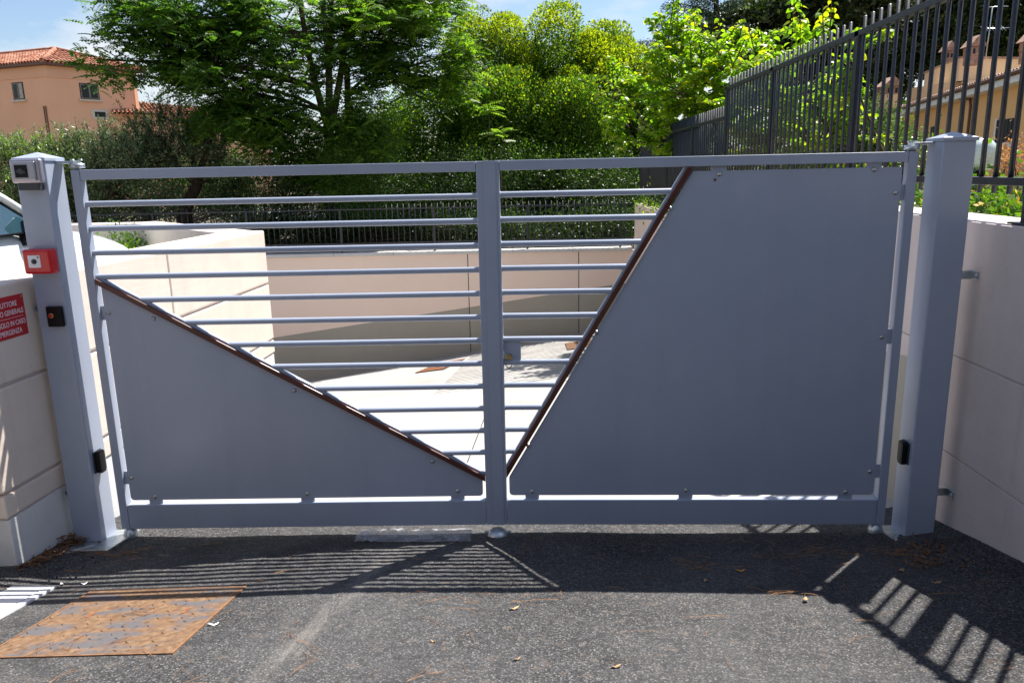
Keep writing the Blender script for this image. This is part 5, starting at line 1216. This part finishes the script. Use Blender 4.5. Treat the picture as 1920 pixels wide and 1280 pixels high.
pine('dark conifer filling the gap left of the villa roof', gb(1610, 46), [pb(1600, 200, 46, 60, 90), pb(1650, 230, 47, 50, 60), pb(1560, 160, 46, 50, 80)], ('leafpine', 'leafpriv'), 22000, 0.20, at(1610, 230, 46), frac=0.3)
# cedar with flat drooping branches
cb = gb(1352, 30, 0.5); T = Thing('cedar_tree', 'dark blue-green cedar with flat drooping branches against the white cloud', 'tree', tuple(cb)); segs = [(bez(cb, at(1342, -40, 30), (0, 0, 0), 8), 0.22, 0.10, 8)]; V = []
for (ax, ay, bx_, by_) in ((1345, 95, 1198, 78), (1345, 102, 1203, 92), (1345, 60, 1232, 40), (1345, 75, 1243, 58), (1345, 30, 1250, 6), (1345, 40, 1300, 12), (1345, 10, 1300, -10), (1345, 90, 1260, 100), (1345, 20, 1385, 0), (1345, 60, 1400, 50)):
    A_ = at(ax, ay, 30); B_ = at(bx_, by_, 29.4); pts = bez(A_, B_, (0, 0, 0.25), 14); segs.append((pts, 0.05, 0.012, 5))
    P = []; 
    for i, p in enumerate(pts[2:]):
        for _ in range(130): tt = random.random(); P.append(Vector(p).lerp(pts[min(i+3, 13)], tt)+Vector((random.gauss(0, 0.10), random.gauss(0, 0.45), -abs(random.gauss(0, 0.13))*(1+0.9*(random.random() < 0.3)))))
    P = np.array(P); D = rng.normal(size=P.shape)*0.5+np.array([-0.5, 0, -0.5]); V.append(leaf_quads(P, D, 0.11, 0.22, 0.5))
branches(T, 'trunk', segs, MT['barkdark']); finish_leaves(T, 'foliage', np.concatenate(V), 4, [MT['leafcedar']])

# --- olive trees at left
def olive(label, base, trunks, blobs_, n, mats, frac, size=0.075):
    T = Thing('olive_tree', label, 'tree', tuple(base)); segs = []
    for pts, a_, b_ in trunks: segs.append(([Vector(p) for p in pts], a_, b_, 8))
    V = []; mi = []; tot = sum(r[0]*r[2] for c, r in blobs_)
    for (c, r) in blobs_:
        ends = [Vector(t[0][-1]) for t in trunks]; h_ = min(ends, key=lambda p: (p-Vector(c)).length)
        segs.append((bez(h_, c, (0, 0, 0.1), 6), 0.04, 0.02, 5)); m = int(n*r[0]*r[2]/tot); ntw = max(8, m//45)
        tw = rand_in(c, r, ntw, 0.3); dirs = norm((tw-np.array(c))/np.array(r)*0.6+np.array([0, 0, 0.55])+rng.normal(size=(ntw, 3))*0.45)
        ln = rng.uniform(0.25, 0.55, (ntw, 1)); 
        for k in range(ntw): segs.append(([Vector(tw[k]-dirs[k]*0.15), Vector(tw[k]+dirs[k]*ln[k]*0.5), Vector(tw[k]+dirs[k]*ln[k])], 0.008, 0.002, 3))
        idx = rng.integers(0, ntw, m); t = rng.uniform(-0.3, 1, (m, 1)); P = tw[idx]+dirs[idx]*ln[idx]*t+rng.normal(size=(m, 3))*0.025
        D = dirs[idx]*0.7+rng.normal(size=(m, 3))*0.55; V.append(leaf_quads(P, D, size, 0.24, 0.5)); mi.append((rng.uniform(size=m) < frac).astype(int))
    branches(T, 'trunk', segs, MT['barkdark']); finish_leaves(T, 'crown', np.concatenate(V), 4, [MT[x] for x in mats], np.concatenate(mi))
o1 = [at(345, 402, 14.0), at(352, 380, 14.0), at(370, 345, 14.0), at(362, 320, 14), at(350, 290, 14)]
olive('dark-leaved olive tree with a forked trunk, right of the silvery ones', gb(345, 14, 0.1), [([gb(338, 14, 0.1)]+o1[:3], 0.20, 0.13), ([o1[2], at(378, 310, 14), at(395, 270, 14)], 0.11, 0.05), ([o1[2], at(335, 315, 13.8), at(310, 280, 13.8)], 0.09, 0.04), ([o1[2], at(358, 280, 14)], 0.09, 0.04)],
      [bl(310, 255, 13.8, 70, 48), bl(350, 290, 13.9, 75, 42), bl(280, 300, 13.6, 50, 40), bl(390, 260, 14.3, 40, 40), bl(420, 340, 14.5, 45, 35)], 26000, ('leafolived', 'leafolive'), 0.16)
o2 = [gb(282, 13.6, 0.1), at(278, 402, 13.6), at(252, 385, 13.6), at(222, 372, 13.6), at(200, 350, 13.6)]
olive('silvery olive tree with a leaning trunk behind the hinge end of the left leaf', gb(275, 13.6, 0.1), [(o2, 0.17, 0.07), ([o2[2], at(215, 345, 13.6), at(180, 310, 13.6)], 0.07, 0.035), ([o2[3], at(160, 340, 13.4)], 0.06, 0.03)],
      [bl(212, 286, 13.4, 76, 38), bl(155, 296, 13.3, 52, 36), bl(240, 310, 13.3, 60, 40), bl(160, 340, 13.2, 60, 45), bl(230, 350, 13.9, 60, 25), bl(200, 385, 14.2, 60, 20)], 30000, ('leafolive', 'leafolived'), 0.25)
olive('silvery olive tree behind the white car at the left edge', gb(20, 12.6, 0.1), [([gb(20, 12.6, 0.1), at(30, 400, 12.6), at(45, 340, 12.6)], 0.15, 0.08)],
      [bl(40, 320, 12.6, 70, 50), bl(95, 330, 12.9, 55, 55), bl(0, 300, 12.4, 36, 40), bl(100, 390, 13.2, 60, 30), bl(30, 385, 12.6, 60, 35), bl(112, 308, 13.3, 30, 20)], 30000, ('leafolive', 'leafmul'), 0.22)
shrub('salmon-flowered oleander behind the low fence at left', 'oleander', 'shrub', [bl(180, 392, 13.2, 60, 18, 0.4), bl(300, 378, 13.0, 40, 18, 0.4), bl(450, 385, 15.5, 45, 16, 0.4), bl(130, 365, 13.4, 30, 25, 0.4)], ('leafolived', 'pinkflower'), 6000, 0.055, 0.5, frac=0.07)
shrub('small round yellow-green bush in the courtyard behind the white car', 'round_bush', 'bush', [(tuple(at(232, 470, 4.1)), (0.12, 0.12, 0.07))], ('leafmul', 'leafhedge'), 1100, 0.035, 0.6, frac=0.5, stems_=5, base_z=0.5, rad=0.01)
# flowering hedge and shrubs in the right-hand garden
hs = [(( 5.15+random.uniform(-.1, .2), y_, 1.46), (0.26, 0.30, 0.12)) for y_ in np.arange(0.3, 4.8, 0.5)]
shrub('glossy green hedge dotted with orange flowers behind the high railing', 'flowering_hedge', 'hedge', hs, ('leafpriv', 'flower'), 11000, 0.045, 0.6, frac=0.03, stems_=2, base_z=1.42)
shrub('leafy shrub behind the railing, left of the ochre wall', 'leafy_shrub', 'shrub', [bl(1620, 260, 8.5, 40, 50), bl(1560, 285, 9, 40, 45), bl(1670, 285, 8.0, 35, 22)], ('leafolived', 'leafhedge'), 9000, 0.05, 0.5, frac=0.3, base_z=1.2)
shrub('dark shrubs along the foot of the ochre villa', 'dark_shrub', 'shrub', [bl(1650, 275, 15, 50, 35), bl(1720, 288, 14, 50, 20), bl(1560, 270, 17, 60, 60), bl(1480, 280, 17, 70, 70)], ('leafpriv', 'leafhedge'), 14000, 0.07, 0.5, frac=0.2, base_z=1.0)
shrub('reddish-leaved small shrub before the villa window at the right edge', 'red_shrub', 'shrub', [bl(1896, 296, 4.2, 16, 14, 0.12)], ('leafred', 'leafred'), 500, 0.035, 0.4, stems_=4, base_z=1.4, rad=0.008)
hs = [((4.62, y_, 1.16), (0.10, 0.3, 0.10)) for y_ in np.arange(8.2, 12.4, 0.5)]
shrub('bright ivy creeping over the top of the lower right wall', 'ivy', 'ivy', hs, ('leafmul', 'leafhedge'), 4000, 0.05, 0.7, frac=0.4, stems_=2, base_z=0.95, rad=0.008)
# far tree belt that closes the horizon
def belt(px0, px1, py, y, step, hpx, label, n=9000, mats=('leafpriv', 'leafail')):
    cs = []
    for px in np.arange(px0, px1, step): cs.append(bl(px, py+random.uniform(-6, 6), y+random.uniform(-2, 2), step*0.8, hpx*random.uniform(0.7, 1.15), 1.5))
    T = shrub(label, 'tree_belt', 'trees', cs, mats, n, 0.22, 0.6, frac=0.25, stems_=1, base_z=0.2, rad=0.08); tag(T.e, kind='stuff')
belt(-60, 460, 318, 60, 60, 26, 'far line of dark trees closing the horizon at left')
belt(1180, 1700, 290, 60, 60, 36, 'far line of dark trees behind the right-hand garden')
# unseen pines behind the viewpoint, added to cut skylight; suggested by the needles
for (x_, y_, lab) in ((-6, -17, 'leftmost unseen tall pine added behind the viewpoint to cut skylight'), (0, -19, 'second unseen tall pine added behind the viewpoint to cut skylight'), (6, -18, 'third unseen tall pine added behind the viewpoint to cut skylight'), (12, -16, 'rightmost unseen tall pine added behind the viewpoint to cut skylight')):
    pine(lab, (x_, y_, 0.9), [((x_, y_, 3.2), (3.6, 2.0, 2.6)), ((x_+1, y_, 6.0), (3.4, 2.2, 2.2)), ((x_-1, y_, 8.4), (3.0, 2.2, 1.6))], ('leafpine', 'leafpriv'), 9000, 0.34, Vector((x_+0.3, y_, 6.5)), frac=0.2)
